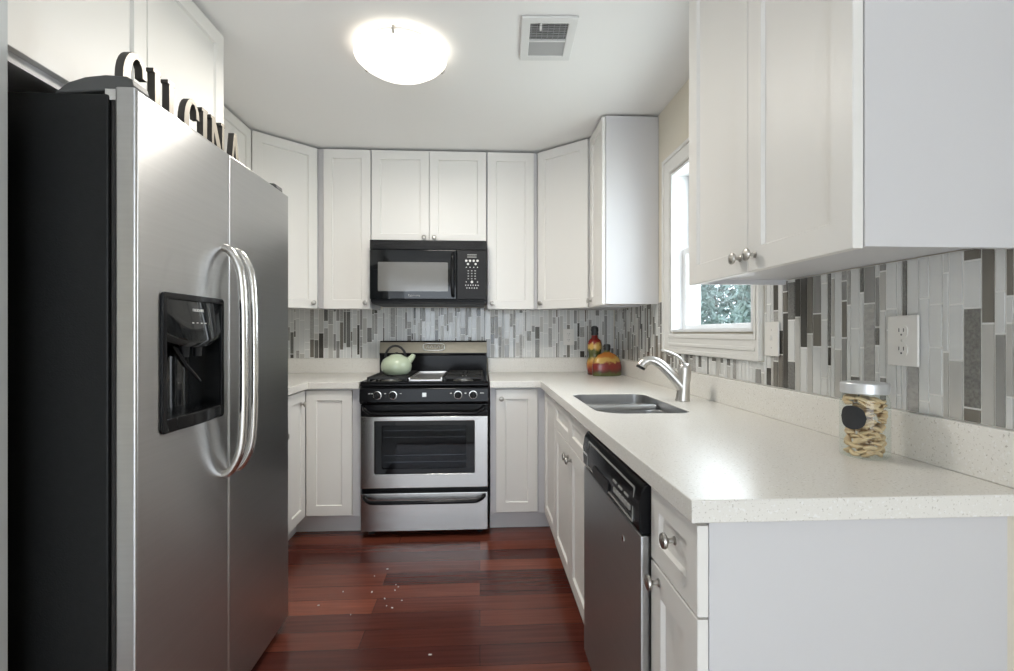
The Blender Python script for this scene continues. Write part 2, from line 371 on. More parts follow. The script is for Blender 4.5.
w1 = thing('window_1', '', ''); del w1['label'], w1['category']; w1['kind'] = 'structure'
bm = bmesh.new()                                        # moulded casing, apron below
CY0, CY1, CZ0, CZ1 = 1.672, 2.590, 1.100, 2.118
def ring(bm, y0, y1, z0, z1, i0, i1, j0, j1, x0, x1):
    box(bm, x0, x1, y0, i0, z0, z1); box(bm, x0, x1, i1, y1, z0, z1)
    box(bm, x0, x1, i0, i1, z0, j0); box(bm, x0, x1, i0, i1, j1, z1)
ring(bm, CY0, CY1, CZ0, CZ1, WY0 - .008, WY1 + .008, WZ0 - .008, WZ1 + .008, 0.984, 0.9995)
ring(bm, CY0, CY1, CZ0, CZ1, CY0 + .012, CY1 - .018, CZ0 + .018, CZ1 - .018, 0.976, 0.984)
ring(bm, WY0 - .024, WY1 + .03, WZ0 - .03, WZ1 + .03, WY0 - .012, WY1 + .012, WZ0 - .012, WZ1 + .012, 0.979, 0.984)
box(bm, 0.980, 0.984, WY0 - .02, WY1 + .02, 1.135, 1.150)
obj('casing', bm, 'trim', w1, bevel=.003)
bm = bmesh.new()                                        # jamb liner
ring(bm, WY0, WY1, WZ0, WZ1, WY0 + .012, WY1 - .012, WZ0 + .012, WZ1 - .012, 0.985, 1.139)
obj('jamb', bm, 'vinyl', w1)
bm = bmesh.new()                                        # two sashes
ring(bm, WY0 + .012, WY1 - .012, WZ0 + .012, 1.63, WY0 + .047, WY1 - .047, WZ0 + .035, 1.60, 1.045, 1.075)
obj('sash', bm, 'vinyl', w1, bevel=.003)
bm = bmesh.new()
ring(bm, WY0 + .012, WY1 - .012, 1.60, WZ1 - .012, WY0 + .047, WY1 - .047, 1.632, WZ1 - .05, 1.082, 1.11)
obj('sash', bm, 'vinyl', w1, bevel=.003)
obj('glass_pane', B(1.058, 1.062, WY0 + .047, WY1 - .047, WZ0 + .035, 1.60), 'glass', w1)
obj('glass_pane', B(1.094, 1.098, WY0 + .047, WY1 - .047, 1.632, WZ1 - .05), 'glass', w1)

# outside the window: lawn and a leafy hedge
struct('ground', B(1.3, 9, -4, 12, -0.6, -0.55), 'grass', smooth=0)
def hedge(loc, sx, sy, sz, n, label):
    t = thing('hedge_shrub', label, 'shrub', loc, 0, 'shrubs beyond the sink window')
    rnd = random.Random(int(loc[1] * 10)); bm = bmesh.new()
    for i in range(n):
        a, h = rnd.uniform(0, 2 * PI), rnd.uniform(-1, 1); rr = math.sqrt(1 - h * h); k = rnd.uniform(.62, 1.03)
        p = Vector((sx * k * rr * math.cos(a), sy * k * rr * math.sin(a), sz * (1 + k * h) * .5 + .35))
        q = Matrix.Rotation(rnd.uniform(0, 2 * PI), 3, 'Z') @ Matrix.Rotation(rnd.uniform(-1.2, 1.2), 3, 'X') @ Matrix.Rotation(rnd.uniform(-1, 1), 3, 'Y')
        s = rnd.uniform(.045, .085)
        vs = [bm.verts.new(p + q @ Vector(c) * s) for c in ((0, -1, 0), (.42, -.1, .12), (0, 1, -.08), (-.42, -.1, .12))]
        bm.faces.new(vs)
    obj('foliage', bm, 'leaf', t, smooth=0)
    bm = bmesh.new()
    for k in range(5):
        a = k * 1.26
        tube(bm, arc([(.05 * math.cos(a), .05 * math.sin(a), 0), (.15 * math.cos(a), .15 * math.sin(a), .7), (sx * .6 * math.cos(a), sy * .6 * math.sin(a), sz * .8)], 4), [.03] * 4 + [.02] * 5, 6)
    obj('stem', bm, 'bark', t)
hedge((3.4, 4.3, -0.55), .9, 1.2, 2.9, 11000, 'leafy green shrub seen through the window over the sink')
hedge((4.1, 7.1, -0.55), 1.0, 1.4, 3.3, 11000, 'leafy green shrub seen through the window over the sink')

# ---------------------------------------------------------------- cabinets
def knob_bm():
    bm = bmesh.new()
    lathe(bm, [(0, 0), (.0085, 0), (.0085, .002), (.0052, .004), (.0048, .013), (.007, .016), (.0135, .0185), (.0155, .022), (.0145, .026), (.008, .0285), (0, .029)], 20)
    bmesh.ops.rotate(bm, verts=bm.verts[:], matrix=Matrix.Rotation(PI / 2, 3, 'X'))   # +Z -> -Y
    return bm

def shaker_bm(w, h, st=.057, th=.019, rec=.009):
    """recessed-panel front, x 0..w, z 0..h, back at y=0, front at y=-th"""
    bm = bmesh.new(); st = min(st, w * .3, h * .32); b = .004
    def rect(i, y): return [bm.verts.new(c) for c in ((i, y, i), (w - i, y, i), (w - i, y, h - i), (i, y, h - i))]
    R = [rect(0, 0), rect(0, -th + .0015), rect(.0015, -th), rect(st, -th), rect(st + b, -th + rec)]
    for a, c in zip(R, R[1:]):
        for i in range(4): bm.faces.new((a[i], a[(i + 1) % 4], c[(i + 1) % 4], c[i]))
    bm.faces.new(R[-1]); bm.faces.new(R[0][::-1])
    return bm

def front(t, name, x0, x1, z0, z1, knob=None, st=.057, y=-.0015, th=.019):
    d = obj(name, shaker_bm(x1 - x0, z1 - z0, st, th), 'cab', t, loc=(x0, y, z0), smooth=0)
    if knob:
        obj('knob', knob_bm(), 'nickel', d, loc=(knob[0] - x0, -th - .0003, knob[1] - z0), label='brushed nickel knob')
    return d

UB, UT = 1.362, 2.408                                   # wall cabinets bottom and top
def carcass(t, w, d, z0, z1, side='cabside_dim', lip=.010):
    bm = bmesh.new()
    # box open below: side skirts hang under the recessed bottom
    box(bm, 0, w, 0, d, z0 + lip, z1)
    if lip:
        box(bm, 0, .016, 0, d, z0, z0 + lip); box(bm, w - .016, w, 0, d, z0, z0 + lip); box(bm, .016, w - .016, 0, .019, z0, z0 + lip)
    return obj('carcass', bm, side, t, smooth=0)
def upper(label, loc, rotz, w, d, fronts, z0=UB, z1=UT, lip=.010, group='white wall cabinets', rail=-.003):
    t = thing('wall_cabinet', label, 'cabinet', (loc[0], loc[1], 0), rotz, group)
    carcass(t, w, d, z0, z1, lip=lip)
    for x0, x1, kn in fronts: front(t, 'door', x0, x1, z0 + rail, z1 - .004, kn)
    return t
A90, A45 = PI / 2, PI / 4
UF = 3.285                                              # carcass front of the back wall uppers
upper('white shaker wall cabinet just left of the microwave, full height single door', (-1.062, UF), 0, .345, .30,
      [(.040, .342, (.312, UB + .035))])
upper('short white two-door cabinet above the black microwave', (-.714, UF), 0, .758, .30,
      [(.003, .3775, (.345, 1.829)), (.3805, .755, (.413, 1.829))], z0=1.802)
upper('white shaker wall cabinet just right of the microwave, full height single door', (.0475, UF), 0, .337, .30,
      [(.004, .312, (.032, UB + .035))])
def diag(label, flip, knob_end):
    # pentagon standing in the corner; local frame sits on the diagonal front
    s = -1 if flip else 1
    if flip: P = [(LEFT + .001, BACK - .001), (LEFT + .001, 2.992), (-1.372, 2.992), (-1.066, UF), (-1.066, BACK - .001)]
    else: P = [(RIGHT - .001, BACK - .001), (.389, BACK - .001), (.389, UF), (.688, 3.012), (RIGHT - .001, 3.012)]
    a, b = ((P[2], P[3]) if flip else (P[2], P[3]))
    a, b = Vector(a), Vector(b); ang = math.atan2(b.y - a.y, b.x - a.x); L = (b - a).length
    t = thing('corner_wall_cabinet', label, 'cabinet', (a.x, a.y, 0), ang, 'diagonal corner wall cabinets')
    R = Matrix.Rotation(-ang, 2); bm = bmesh.new()
    poly = [R @ (Vector(p) - a) for p in P]
    if flip: poly = poly
    prism(bm, [(p.x, p.y) for p in poly], UB + .010, UT)
    obj('carcass', bm, 'cabside_dim', t, smooth=0)
    front(t, 'door', .012, L - .012, UB - .003, UT - .004, (L - .045 if knob_end else .045, UB + .035))
diag('white diagonal corner wall cabinet at the left of the back wall, behind the fridge', True, True)
diag('white diagonal corner wall cabinet at the right of the back wall, above the painted bottles', False, False)
upper('narrow white wall cabinet left of the window with a broad plain side panel', (.699, 3.010), -A90, .322, .298,
      [(.003, .316, (.05, UB + .035))])
upper('white two-door wall cabinet in the near right foreground above the glass jar', (.696, 1.556), -A90, .706, .30,
      [(.003, .351, (.318, UB + .031)), (.354, .703, (.386, UB + .031))], z0=1.357, lip=.016)
upper('white wall cabinet on the left wall beyond the one over the fridge', (-1.376, 2.060), A90, .930, .302,
      [(.004, .462, (.43, UB + .035)), (.466, .926, (.5, UB + .035))])
upper('deep white two-door cabinet above the refrigerator, behind the letter sign', (-1.060, 1.130), A90, .926, .615,
      [(.004, .4615, None), (.4645, .922, None)], z0=1.812, lip=.010, rail=.024)

# base units
BT, KZ = .8725, .115
def base_body(t, polys_body, poly_toe, open_top=False):
    bm = bmesh.new(); prism(bm, polys_body, KZ, BT); obj('carcass', bm, 'cabside_dim', t, smooth=0)
    bm = bmesh.new(); prism(bm, poly_toe, .001, KZ); obj('toe_kick', bm, 'toe', t, smooth=0)

YB = 2.947                                              # carcass front of the back wall base units
t = thing('corner_base_cabinet', 'white corner base cabinet to the left of the range, between it and the fridge', 'cabinet', (0, 0, 0), 0, 'corner base cabinets')
base_body(t, [(LEFT + .001, BACK - .001), (LEFT + .001, 2.665), (-1.040, 2.665), (-1.040, YB), (-.707, YB), (-.707, BACK - .001)],
          [(LEFT + .001, BACK - .001), (LEFT + .001, 2.665), (-1.105, 2.665), (-1.105, 3.02), (-.707, 3.02), (-.707, BACK - .001)])
front(t, 'door', -1.016, -.752, .128, .862, y=YB - .0015)
d = obj('door', shaker_bm(.262, .734), 'cab', t, loc=(-1.0385, 2.662, .128), rot=(0, 0, A90), smooth=0)
obj('knob', knob_bm(), 'nickel', d, loc=(.19, -.0193, .665), label='brushed nickel knob')

t = thing('corner_base_cabinet', 'white corner base cabinet to the right of the range, under the painted bottles', 'cabinet', (0, 0, 0), 0, 'corner base cabinets')
base_body(t, [(.061, BACK - .001), (.061, YB), (.406, YB), (.406, 2.512), (RIGHT - .001, 2.512), (RIGHT - .001, BACK - .001)],
          [(.061, BACK - .001), (.061, 3.02), (.465, 3.02), (.465, 2.512), (RIGHT - .001, 2.512), (RIGHT - .001, BACK - .001)])
front(t, 'door', .096, .345, .128, .862, (.128, .808), y=YB - .0015)
d = obj('door', shaker_bm(.395, .734), 'cab', t, loc=(.4045, 2.915, .128), rot=(0, 0, -A90), smooth=0)

t = thing('base_cabinet', 'white drawer base cabinet on the left wall between the refrigerator and the corner base cabinet', 'cabinet', (-1.040, 2.058, 0), A90)
bm = bmesh.new(); box(bm, 0, .604, 0, .638, KZ, BT); obj('carcass', bm, 'cabside_dim', t, smooth=0)
obj('toe_kick', B(0, .604, .065, .638, .001, KZ), 'toe', t, smooth=0)
front(t, 'drawer_front', .004, .60, .715, .862, (.30, .788)); front(t, 'door', .004, .60, .128, .711, (.55, .66))

# sink base: hollow, so the bowls hang inside
t = thing('sink_base_cabinet', 'white sink base cabinet with two doors and two false drawer fronts, left of the dishwasher', 'cabinet', (.406, 2.509, 0), -A90)
w = .842; bm = bmesh.new()
box(bm, 0, .018, 0, .592, KZ, BT); box(bm, w - .018, w, 0, .592, KZ, BT); box(bm, .018, w - .018, .575, .592, KZ, BT)
box(bm, .018, w - .018, 0, .575, KZ, KZ + .018); box(bm, .018, w - .018, 0, .004, KZ + .018, BT)
obj('carcass', bm, 'cabside_dim', t, smooth=0)
obj('toe_kick', B(0, w, .062, .592, .001, KZ), 'toe', t, smooth=0)
for x0, x1, k in ((.003, w / 2 - .0015, w / 2 - .035), (w / 2 + .0015, w - .003, w / 2 + .035)):
    front(t, 'drawer_front', x0, x1, .715, .862)
    front(t, 'door', x0, x1, .118, .711, (k, .660))

# end cabinet, drawer over door, nearest the camera
t = thing('end_base_cabinet', 'white end base cabinet with one drawer over a door, nearest on the right', 'cabinet', (.3960, 1.060, 0), -A90)
w = 1.060 - .852
obj('carcass', B(0, w, 0, .56, KZ, BT), 'cabside_dim', t, smooth=0)
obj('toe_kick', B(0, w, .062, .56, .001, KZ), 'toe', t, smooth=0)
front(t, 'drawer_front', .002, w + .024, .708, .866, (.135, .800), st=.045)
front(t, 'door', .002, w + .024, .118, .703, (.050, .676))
obj('end_panel', B(w + .001, w + .016, .004, .558, .001, BT), 'cabside_dim', t, smooth=0, bevel=.001)

# ---------------------------------------------------------------- countertops with ledge
def upstand(t, boxes):
    bm = bmesh.new()
    for b in boxes: box(bm, *b)
    obj('upstand', bm, 'quartz', t, bevel=.002)
CT0, CT1 = .874, .914
SX0, SX1, SY0, SY1 = .425, .765, 1.715, 2.275           # sink cutout
hole = []
for cx, cy, r, a in ((SX1 - .05, SY0 + .05, .05, -PI / 2), (SX1 - .05, SY1 - .05, .05, 0), (SX0 + .06, SY1 - .06, .06, PI / 2), (SX0 + .10, SY0 + .10, .10, PI)):
    for k in range(9): q = a + PI / 2 * k / 8; hole.append((cx + r * math.cos(q), cy + r * math.sin(q)))
bm = bmesh.new()
slab(bm, [[(.361, .818), (.997, .818), (.997, BACK - .002), (.059, BACK - .002), (.059, 2.905), (.361, 2.905)], hole[::-1]], CT0, CT1, bev=.003)
t = thing('countertop', 'white speckled quartz countertop with the sink, running down the right side', 'countertop', (0, 0, 0))
obj('worktop', bm, 'quartz', t, smooth=30)
upstand(t, [(.977, .9975, .83, BACK - .0025, CT1 + .0003, 1.018), (.059, .977, BACK - .022, BACK - .0025, CT1 + .0003, 1.018)])
bm = bmesh.new()
slab(bm, [[(LEFT + .002, BACK - .002), (LEFT + .002, 2.06), (-1.000, 2.06), (-1.000, 2.905), (-.706, 2.905), (-.706, BACK - .002)]], CT0, CT1, bev=.003)
t = thing('countertop', 'short white quartz countertop in the left corner between fridge and range', 'countertop', (0, 0, 0))
obj('worktop', bm, 'quartz', t, smooth=30)
upstand(t, [(LEFT + .0025, LEFT + .022, 2.06, BACK - .0025, CT1 + .0003, 1.018), (LEFT + .022, -.706, BACK - .022, BACK - .0025, CT1 + .0003, 1.018)])

# ---------------------------------------------------------------- mosaic strip tiles
def mosaic(label, length, zr, loc, rotz, seed):
    """local x along the wall, front to -Y; zr(x0, x1) gives the tiled height range at that column"""
    rnd = random.Random(seed); bm = bmesh.new(); x = 0.0; g = .0040
    wts = [46, 12, 12, 9, 5, 10, 6]; last = 0
    edges = [0.0]
    while x < length - .004:
        w = rnd.choice([.014, .014, .020, .026, .026, .031, .036]); x1 = min(length, x + w)
        r = zr(x, x1)
        if r is None: x = x1; continue
        z0, z1 = r
        box(bm, x, x1, -.0035, 0, z0, z1, 0)
        z = z0 - rnd.uniform(0, .12)
        while z < z1:
            L = rnd.choice([.05, .075, .10, .13, .16, .20, .25]) * rnd.uniform(.9, 1.1)
            a, b = max(z, z0), min(z + L, z1)
            mi = rnd.choices(range(7), wts)[0]
            if mi == last and mi: mi = rnd.choices(range(7), wts)[0]
            last = mi
            if b - a > .008: box(bm, x + g / 2, x1 - g / 2, -.0035 - .0022 + rnd.uniform(-.0005, .0005), -.0035, a + g / 2, b - g / 2, mi + 1)
            z += L
        x = x1
    o = obj('tile_backsplash', bm, ['grout'] + TILE, None, loc=loc, rot=(0, 0, rotz), smooth=0)
    return tag(o, label, 'backsplash', 'mosaic strip tile backsplashes')
ZT = 1.0185
mosaic('grey and white vertical strip tile backsplash on the back wall behind the range', 2.66,
       lambda a, b: ((.90, 1.384) if .968 < a and b < 1.728 else (ZT, 1.371)), (LEFT + .01, BACK - .001, 0), 0, 3)
def zright(a, b):
    y = 3.575 - a
    if CY0 - .004 < y < CY1 + .012: return (ZT, CZ0 - .002)
    return (ZT, 1.371)
mosaic('grey and white vertical strip tile backsplash on the right wall around the window and outlet', 2.73, zright, (RIGHT - .001, 3.575, 0), -A90, 12)
mosaic('grey and white vertical strip tile backsplash on the left wall beyond the fridge', 1.5, lambda a, b: (ZT, 1.371), (LEFT + .001, 2.075, 0), A90, 21)

# ---------------------------------------------------------------- outlets and switch
def outlet(label, loc, rotz, w=.082, h=.118, kind='outlet'):
    t = thing('wall_outlet' if kind == 'outlet' else 'wall_switch', label, kind, loc, rotz)
    obj('cover_plate', B(-w / 2, w / 2, -.006, 0, -h / 2, h / 2, bev=.0025), 'plate', t)
    if kind == 'outlet':
        for z in (.0215, -.0215):
            bm = bmesh.new(); slab(bm, [rrect(-.0165, .0165, z - .0145, z + .0145, .011)], .0061, .0075, 'front')
            f = obj('receptacle', bm, 'plate', t)
            bm = bmesh.new()
            for x in (-.0062, .0062): box(bm, x - .0011, x + .0011, -.0079, -.0076, z - .001, z + .0075)
            lathe(bm, [(0, 0), (.0024, 0), (.0024, .0003), (0, .0003)], 10)
            for v in bm.verts[-22:]: v.co = Vector((v.co.x, -.0076 - v.co.z, z - .0075 + v.co.y))
            obj('slot', bm, 'slot', f)
        bm = bmesh.new(); lathe(bm, [(0, 0), (.003, 0), (.0025, .001), (0, .0012)], 10)
        bmesh.ops.rotate(bm, verts=bm.verts[:], matrix=Matrix.Rotation(PI / 2, 3, 'X')); obj('screw', bm, 'nickel', t, loc=(0, -.0061, 0))
    else:
        bm = bmesh.new(); box(bm, -.005, .005, -.0125, -.0061, -.004, .011); obj('toggle', bm, 'plate', t, bevel=.001)
        for z in (.03, -.03):
            bm = bmesh.new(); lathe(bm, [(0, 0), (.0028, 0), (0, .0012)], 10)
            bmesh.ops.rotate(bm, verts=bm.verts[:], matrix=Matrix.Rotation(PI / 2, 3, 'X')); obj('screw', bm, 'nickel', t, loc=(0, -.0061, z))
    return t
outlet('white double outlet on the right wall tiles, above the jar of pasta', (RIGHT - .0102, 1.092, 1.182), -A90)
outlet('white toggle switch plate on the tiles just right of the window', (RIGHT - .0102, 1.606, 1.180), -A90, .076, .116, 'switch')
outlet('white outlet on the back wall tiles, left of the painted bottles', (.652, BACK - .0102, 1.170), 0)

# ---------------------------------------------------------------- refrigerator
t = thing('refrigerator', 'stainless steel side-by-side refrigerator with black sides, water dispenser and two bar handles', 'refrigerator', (0, 0, 0))
bm = bmesh.new(); box(bm, -1.60, -.848, 1.168, 2.045, .02, 1.748, bev=.006); obj('body', bm, 'blackside', t, smooth=40, label='black textured fridge body')
bm = bmesh.new(); box(bm, -.848, -.835, 1.178, 2.038, .05, 1.738); obj('gasket', bm, 'gasket', t)
bm = bmesh.new(); box(bm, -.846, -.822, 1.19, 2.03, .004, .030)
for k in range(28): box(bm, -.822, -.819, 1.20 + k * .0295, 1.218 + k * .0295, .008, .028)
obj('toe_grille', bm, 'blackmat', t)
DX0, DX1, DZ0, DZ1 = -.834, -.785, .036, 1.762
HY0, HY1, HZ0, HZ1 = 1.262, 1.530, .960, 1.292          # dispenser opening
for name, y0, y1 in (('freezer_door', 1.166, 1.5775), ('fresh_food_door', 1.5815, 2.060)):
    bm = bmesh.new()
    outs = [[(y0, DZ0), (y1, DZ0), (y1, DZ1), (y0, DZ1)]]
    if name == 'freezer_door':
        slab(bm, outs + [[(HY0, HZ0), (HY0, HZ1), (HY1, HZ1), (HY1, HZ0)]], DX0, DX1, 'left', bev=.007)
    else: slab(bm, outs, DX0, DX1, 'left', bev=.007)
    d = obj(name, bm, 'steel', t, smooth=50)
    yh = 1.545 if name == 'freezer_door' else 1.614
    bm = bmesh.new()
    P = arc([(DX1 + .001, yh, 1.462), (DX1 + .024, yh, 1.448), (DX1 + .050, yh, 1.395), (DX1 + .060, yh, 1.30), (DX1 + .062, yh, 1.115), (DX1 + .060, yh, .93), (DX1 + .050, yh, .835), (DX1 + .024, yh, .780), (DX1 + .001, yh, .766)], 6)
    tube(bm, P, .0125, 14); obj('handle', bm, 'handle', d, smooth=60, label='brushed steel bar handle')
# dispenser: frame, sloped control fascia, recess with paddle and tray
dp = thing('dispenser', '', ''); del dp['label'], dp['category']; dp.parent = t
bm = bmesh.new(); X1 = DX1
slab(bm, [rrect(1.250, 1.541, .948, 1.303, .012), rrect(1.268, 1.526, .968, 1.286, .008)[::-1]], X1 - .002, X1 + .006, 'left', bev=.0025)
obj('frame', bm, 'black', dp, smooth=40)
bm = bmesh.new()                                        # recess shell
box(bm, X1 - .047, X1 - .044, HY0 + .001, HY1 - .001, HZ0 + .001, HZ1 - .001)
box(bm, X1 - .044, X1, HY0 + .001, HY0 + .006, HZ0 + .001, HZ1 - .001); box(bm, X1 - .044, X1, HY1 - .006, HY1 - .001, HZ0 + .001, HZ1 - .001)
box(bm, X1 - .044, X1, HY0 + .006, HY1 - .006, HZ0 + .001, HZ0 + .006)
obj('recess', bm, 'bglass', dp)
bm = bmesh.new()                                        # fascia: glossy panel, lower rim curved forward
n = 14
for k in range(n):
    ya, yb = 1.268 + (.258) * k / n, 1.268 + (.258) * (k + 1) / n
    f = lambda y: 1.160 + .030 * (1 - ((y - 1.40) / .135) ** 2) * 0 + .022 * abs((y - 1.40) / .13) ** 2
    g = lambda y: X1 + .004 + .012 * (1 - ((y - 1.397) / .13) ** 2)
    v = [bm.verts.new(c) for c in ((X1 + .001, ya, 1.288), (X1 + .001, yb, 1.288), (g(yb), yb, f(yb) + .02), (g(ya), ya, f(ya) + .02), (g(ya) - .01, ya, f(ya)), (g(yb) - .01, yb, f(yb)), (X1 - .042, yb, f(yb) + .01), (X1 - .042, ya, f(ya) + .01))]
    for q in ((0, 1, 2, 3), (3, 2, 5, 4), (4, 5, 6, 7)): bm.faces.new([v[i] for i in q])
bmesh.ops.remove_doubles(bm, verts=bm.verts[:], dist=1e-5)
obj('fascia', bm, 'bglass', dp, smooth=60)
for y in (1.37, 1.43):                                  # spouts
    bm = bmesh.new(); lathe(bm, [(0, 1.135), (.010, 1.135), (.013, 1.175), (0, 1.175)], 14, cx=X1 - .012, cy=y)
    obj('nozzle', bm, 'blackmat', dp)
bm = bmesh.new(); tube(bm, [(X1 - .030, 1.35, 1.165), (X1 - .008, 1.365, 1.115), (X1 + .010, 1.40, 1.070)], [.026, .022, .012], 10, flat=.35)
obj('paddle', bm, 'black', dp)
bm = bmesh.new()                                        # drip tray lip
n = 12; top, bot = [], []
for k in range(n + 1):
    y = 1.262 + .268 * k / n; b_ = 1 - ((y - 1.396) / .134) ** 2
    top.append((X1 + .004 + .016 * b_, y)); 
poly = [(X1 - .042, 1.262)] + top + [(X1 - .042, 1.530)]
prism(bm, poly[::-1], .950, .986); obj('drip_tray', bm, 'black', dp, bevel=.004)
bm = text_bm('FRIGIDAIRE', .0105, .0004, 'left'); obj('lettering', bm, 'led', dp, loc=(X1 + .0062, 1.402, 1.262), rot=(0, math.radians(-5), 0))
for k in range(4): obj('indicator', B(X1 + .0085, X1 + .0095, 1.368 + k * .020, 1.377 + k * .020, 1.226, 1.2285), 'led', dp)
for nm, y0, y1 in (('hinge_cover', 1.176, 1.235), ('hinge_cover', 1.985, 2.040)):
    bm = bmesh.new()
    prof = [(-.975, 1.7485), (-.808, 1.7635), (-.800, 1.770), (-.803, 1.786), (-.815, 1.793), (-.86, 1.795), (-.905, 1.789), (-.945, 1.775)]
    a = [bm.verts.new((x, y0, z)) for x, z in prof]; b = [bm.verts.new((x, y1, z)) for x, z in prof]
    bm.faces.new(a); bm.faces.new(b[::-1])
    for i in range(len(prof)): bm.faces.new((a[i], b[i], b[(i + 1) % len(prof)], a[(i + 1) % len(prof)]))
    obj(nm, bm, 'hinge', t, bevel=.004, smooth=40)
for y in (1.172, 2.028):
    bm = bmesh.new(); box(bm, -.858, -.825, y, y + .012, 1.735, 1.760); lathe(bm, [(0, 1.726), (.008, 1.726), (.008, 1.7625), (0, 1.7625)], 12, cx=-.829, cy=y + .008)
    obj('hinge', bm, 'handle', t)

# ---------------------------------------------------------------- letter sign on the fridge: C U C I N A
LH = .153
def letter_C():
    n = 20; o = []; c = (.045, LH / 2)
    for k in range(n + 1):
        a = math.radians(40 + 280 * k / n); o.append((c[0] + .047 * math.cos(a), c[1] + LH / 2 * math.sin(a)))
    for k in range(n + 1):
        a = math.radians(310 - 260 * k / n); o.append((c[0] + .004 + .024 * math.cos(a), c[1] + (LH / 2 - .014) * math.sin(a)))
    o.append((.066, LH * .66)); o.append((.084, LH * .66))
    return [o]
def letter_U():
    o = [(0, LH), (0, LH - .010), (.006, LH - .010), (.006, .045)]
    o += [(.046 + .040 * math.cos(math.radians(a)), .045 + .045 * math.sin(math.radians(a))) for a in range(190, 351, 16)]
    o += [(.086, .045), (.086, LH - .010), (.092, LH - .010), (.092, LH), (.060, LH), (.060, LH - .010), (.066, LH - .010), (.066, .05)]
    o += [(.046 + .020 * math.cos(math.radians(a)), .05 + .033 * math.sin(math.radians(a))) for a in range(350, 189, -16)]
    o += [(.026, .05), (.026, LH - .010), (.032, LH - .010), (.032, LH)]
    return [o]
def letter_I():
    s = .010
    return [[(0, 0), (.034, 0), (.034, s), (.028, s), (.028, LH - s), (.034, LH - s), (.034, LH), (0, LH), (0, LH - s), (.006, LH - s), (.006, s), (0, s)]]
def letter_N():
    s = .010
    return [[(0, 0), (.028, 0), (.028, s), (.021, s), (.021, LH * .68), (.068, 0), (.086, 0), (.086, LH - s), (.092, LH - s), (.092, LH), (.066, LH), (.066, LH - s), (.073, LH - s),
             (.073, LH * .34), (.026, LH), (0, LH), (0, LH - s), (.007, LH - s), (.007, s), (0, s)]]
def letter_A():
    s = .010
    return [[(0, 0), (.026, 0), (.026, s), (.020, s), (.027, .042), (.056, .042), (.062, s), (.055, s), (.055, 0), (.092, 0), (.092, s), (.085, s), (.056, LH), (.034, LH), (.008, s), (0, s)],
            [(.030, .056), (.042, LH * .72), (.053, .056)]]
first = ' on top of the refrigerator'
for fn, y0, w, lb in ((letter_C, 1.236, .086, 'letter C nearest the camera,'), (letter_U, 1.345, .092, 'letter U between the two letters C,'),
                      (letter_C, 1.482, .076, 'second letter C between U and I,'), (letter_I, 1.572, .034, 'straight letter I between C and N,'),
                      (letter_N, 1.622, .088, 'letter N between I and A,'), (letter_A, 1.741, .080, 'letter A, last of the row,')):
    bm = bmesh.new(); o = fn(); wid = max(p[0] for p in o[0])
    o = [[(p[0] * w / wid, p[1]) for p in q] for q in o]
    slab(bm, o, -.010, .010, 'left')
    for f in bm.faces: f.normal_update(); f.material_index = 0 if abs(f.normal.x) > .8 else 1
    ob = obj('sign_letter', bm, ['letterface', 'letterside'], None, loc=(-.872, y0, 1.7492), smooth=30, bevel=.001)
    tag(ob, 'cream and dark ' + lb + first, 'letter', 'letters of the sign on the fridge')

# ---------------------------------------------------------------- gas range
RX0, RX1 = -.698, .050; RC = (RX0 + RX1) / 2
t = thing('gas_range', 'stainless and black gas range with oven, standing between the base cabinets', 'range', (0, 0, 0))
FY = 2.895                                              # front of the oven door
bm = bmesh.new(); box(bm, RX0, RX1, 2.94, 3.56, .03, .885); obj('body', bm, 'black', t, bevel=.003)
for x in (RX0 + .05, RX1 - .05):
    for y in (2.98, 3.5):
        bm = bmesh.new(); lathe(bm, [(0, .001), (.018, .001), (.015, .031), (0, .031)], 12, cx=x, cy=y); obj('leveling_foot', bm, 'blackmat', t)
# cooktop: pan with raised rim
bm = bmesh.new(); box(bm, RX0 - .002, RX1 + .002, 2.895, 3.545, .886, .905, bev=.006)
for b in ((RX0 + .005, RX1 - .005, 2.897, 2.925), (RX0 + .005, RX1 - .005, 3.46, 3.485), (RX0, RX0 + .022, 2.897, 3.485), (RX1 - .022, RX1, 2.897, 3.485)): box(bm, *b, .903, .916, bev=.005)
obj('cooktop', bm, 'black', t, smooth=40)
# control fascia: sloping black strip under the cooktop
bm = bmesh.new()
pr = [(2.941, .884), (2.900, .884), (2.882, .876), (2.878, .800), (2.892, .786), (2.941, .786)]
a = [bm.verts.new((RX0, y, z)) for y, z in pr]; b = [bm.verts.new((RX1, y, z)) for y, z in pr]
bm.faces.new(a); bm.faces.new(b[::-1])
for i in range(len(pr)): bm.faces.new((a[i], a[(i + 1) % 6], b[(i + 1) % 6], b[i]))
cp = obj('control_panel', bm, 'black', t, bevel=.003)
for x in (-.594, -.505, -.128, -.040):
    bm = bmesh.new(); lathe(bm, [(0, 0), (.024, 0), (.024, .005), (.019, .007), (.0165, .026), (.012, .030), (0, .030)], 24)
    box(bm, -.0035, .0035, -.017, .017, .028, .036)
    bmesh.ops.rotate(bm, verts=bm.verts[:], matrix=Matrix.Rotation(PI / 2, 3, 'X'))
    k = obj('control_knob', bm, 'black', t, loc=(x, 2.8785, .838), smooth=40)
    bm = bmesh.new(); lathe(bm, [(.0205, .0062), (.0235, .0058), (.0245, .0045), (.0245, .001)], 24)
    bmesh.ops.rotate(bm, verts=bm.verts[:], matrix=Matrix.Rotation(PI / 2, 3, 'X')); obj('ring', bm, 'handle', k)
for x in (-.640, -.625, -.550, -.460, -.170, -.085, .005, .018): obj('control_print', B(x - .0055, x + .0055, 2.8765, 2.8785, .846, .850), 'led', cp)
bm = bmesh.new(); box(bm, RC - .012, RC + .012, 2.875, 2.8785, .828, .852, bev=.001); bd = obj('badge', bm, 'bronzemark', t)
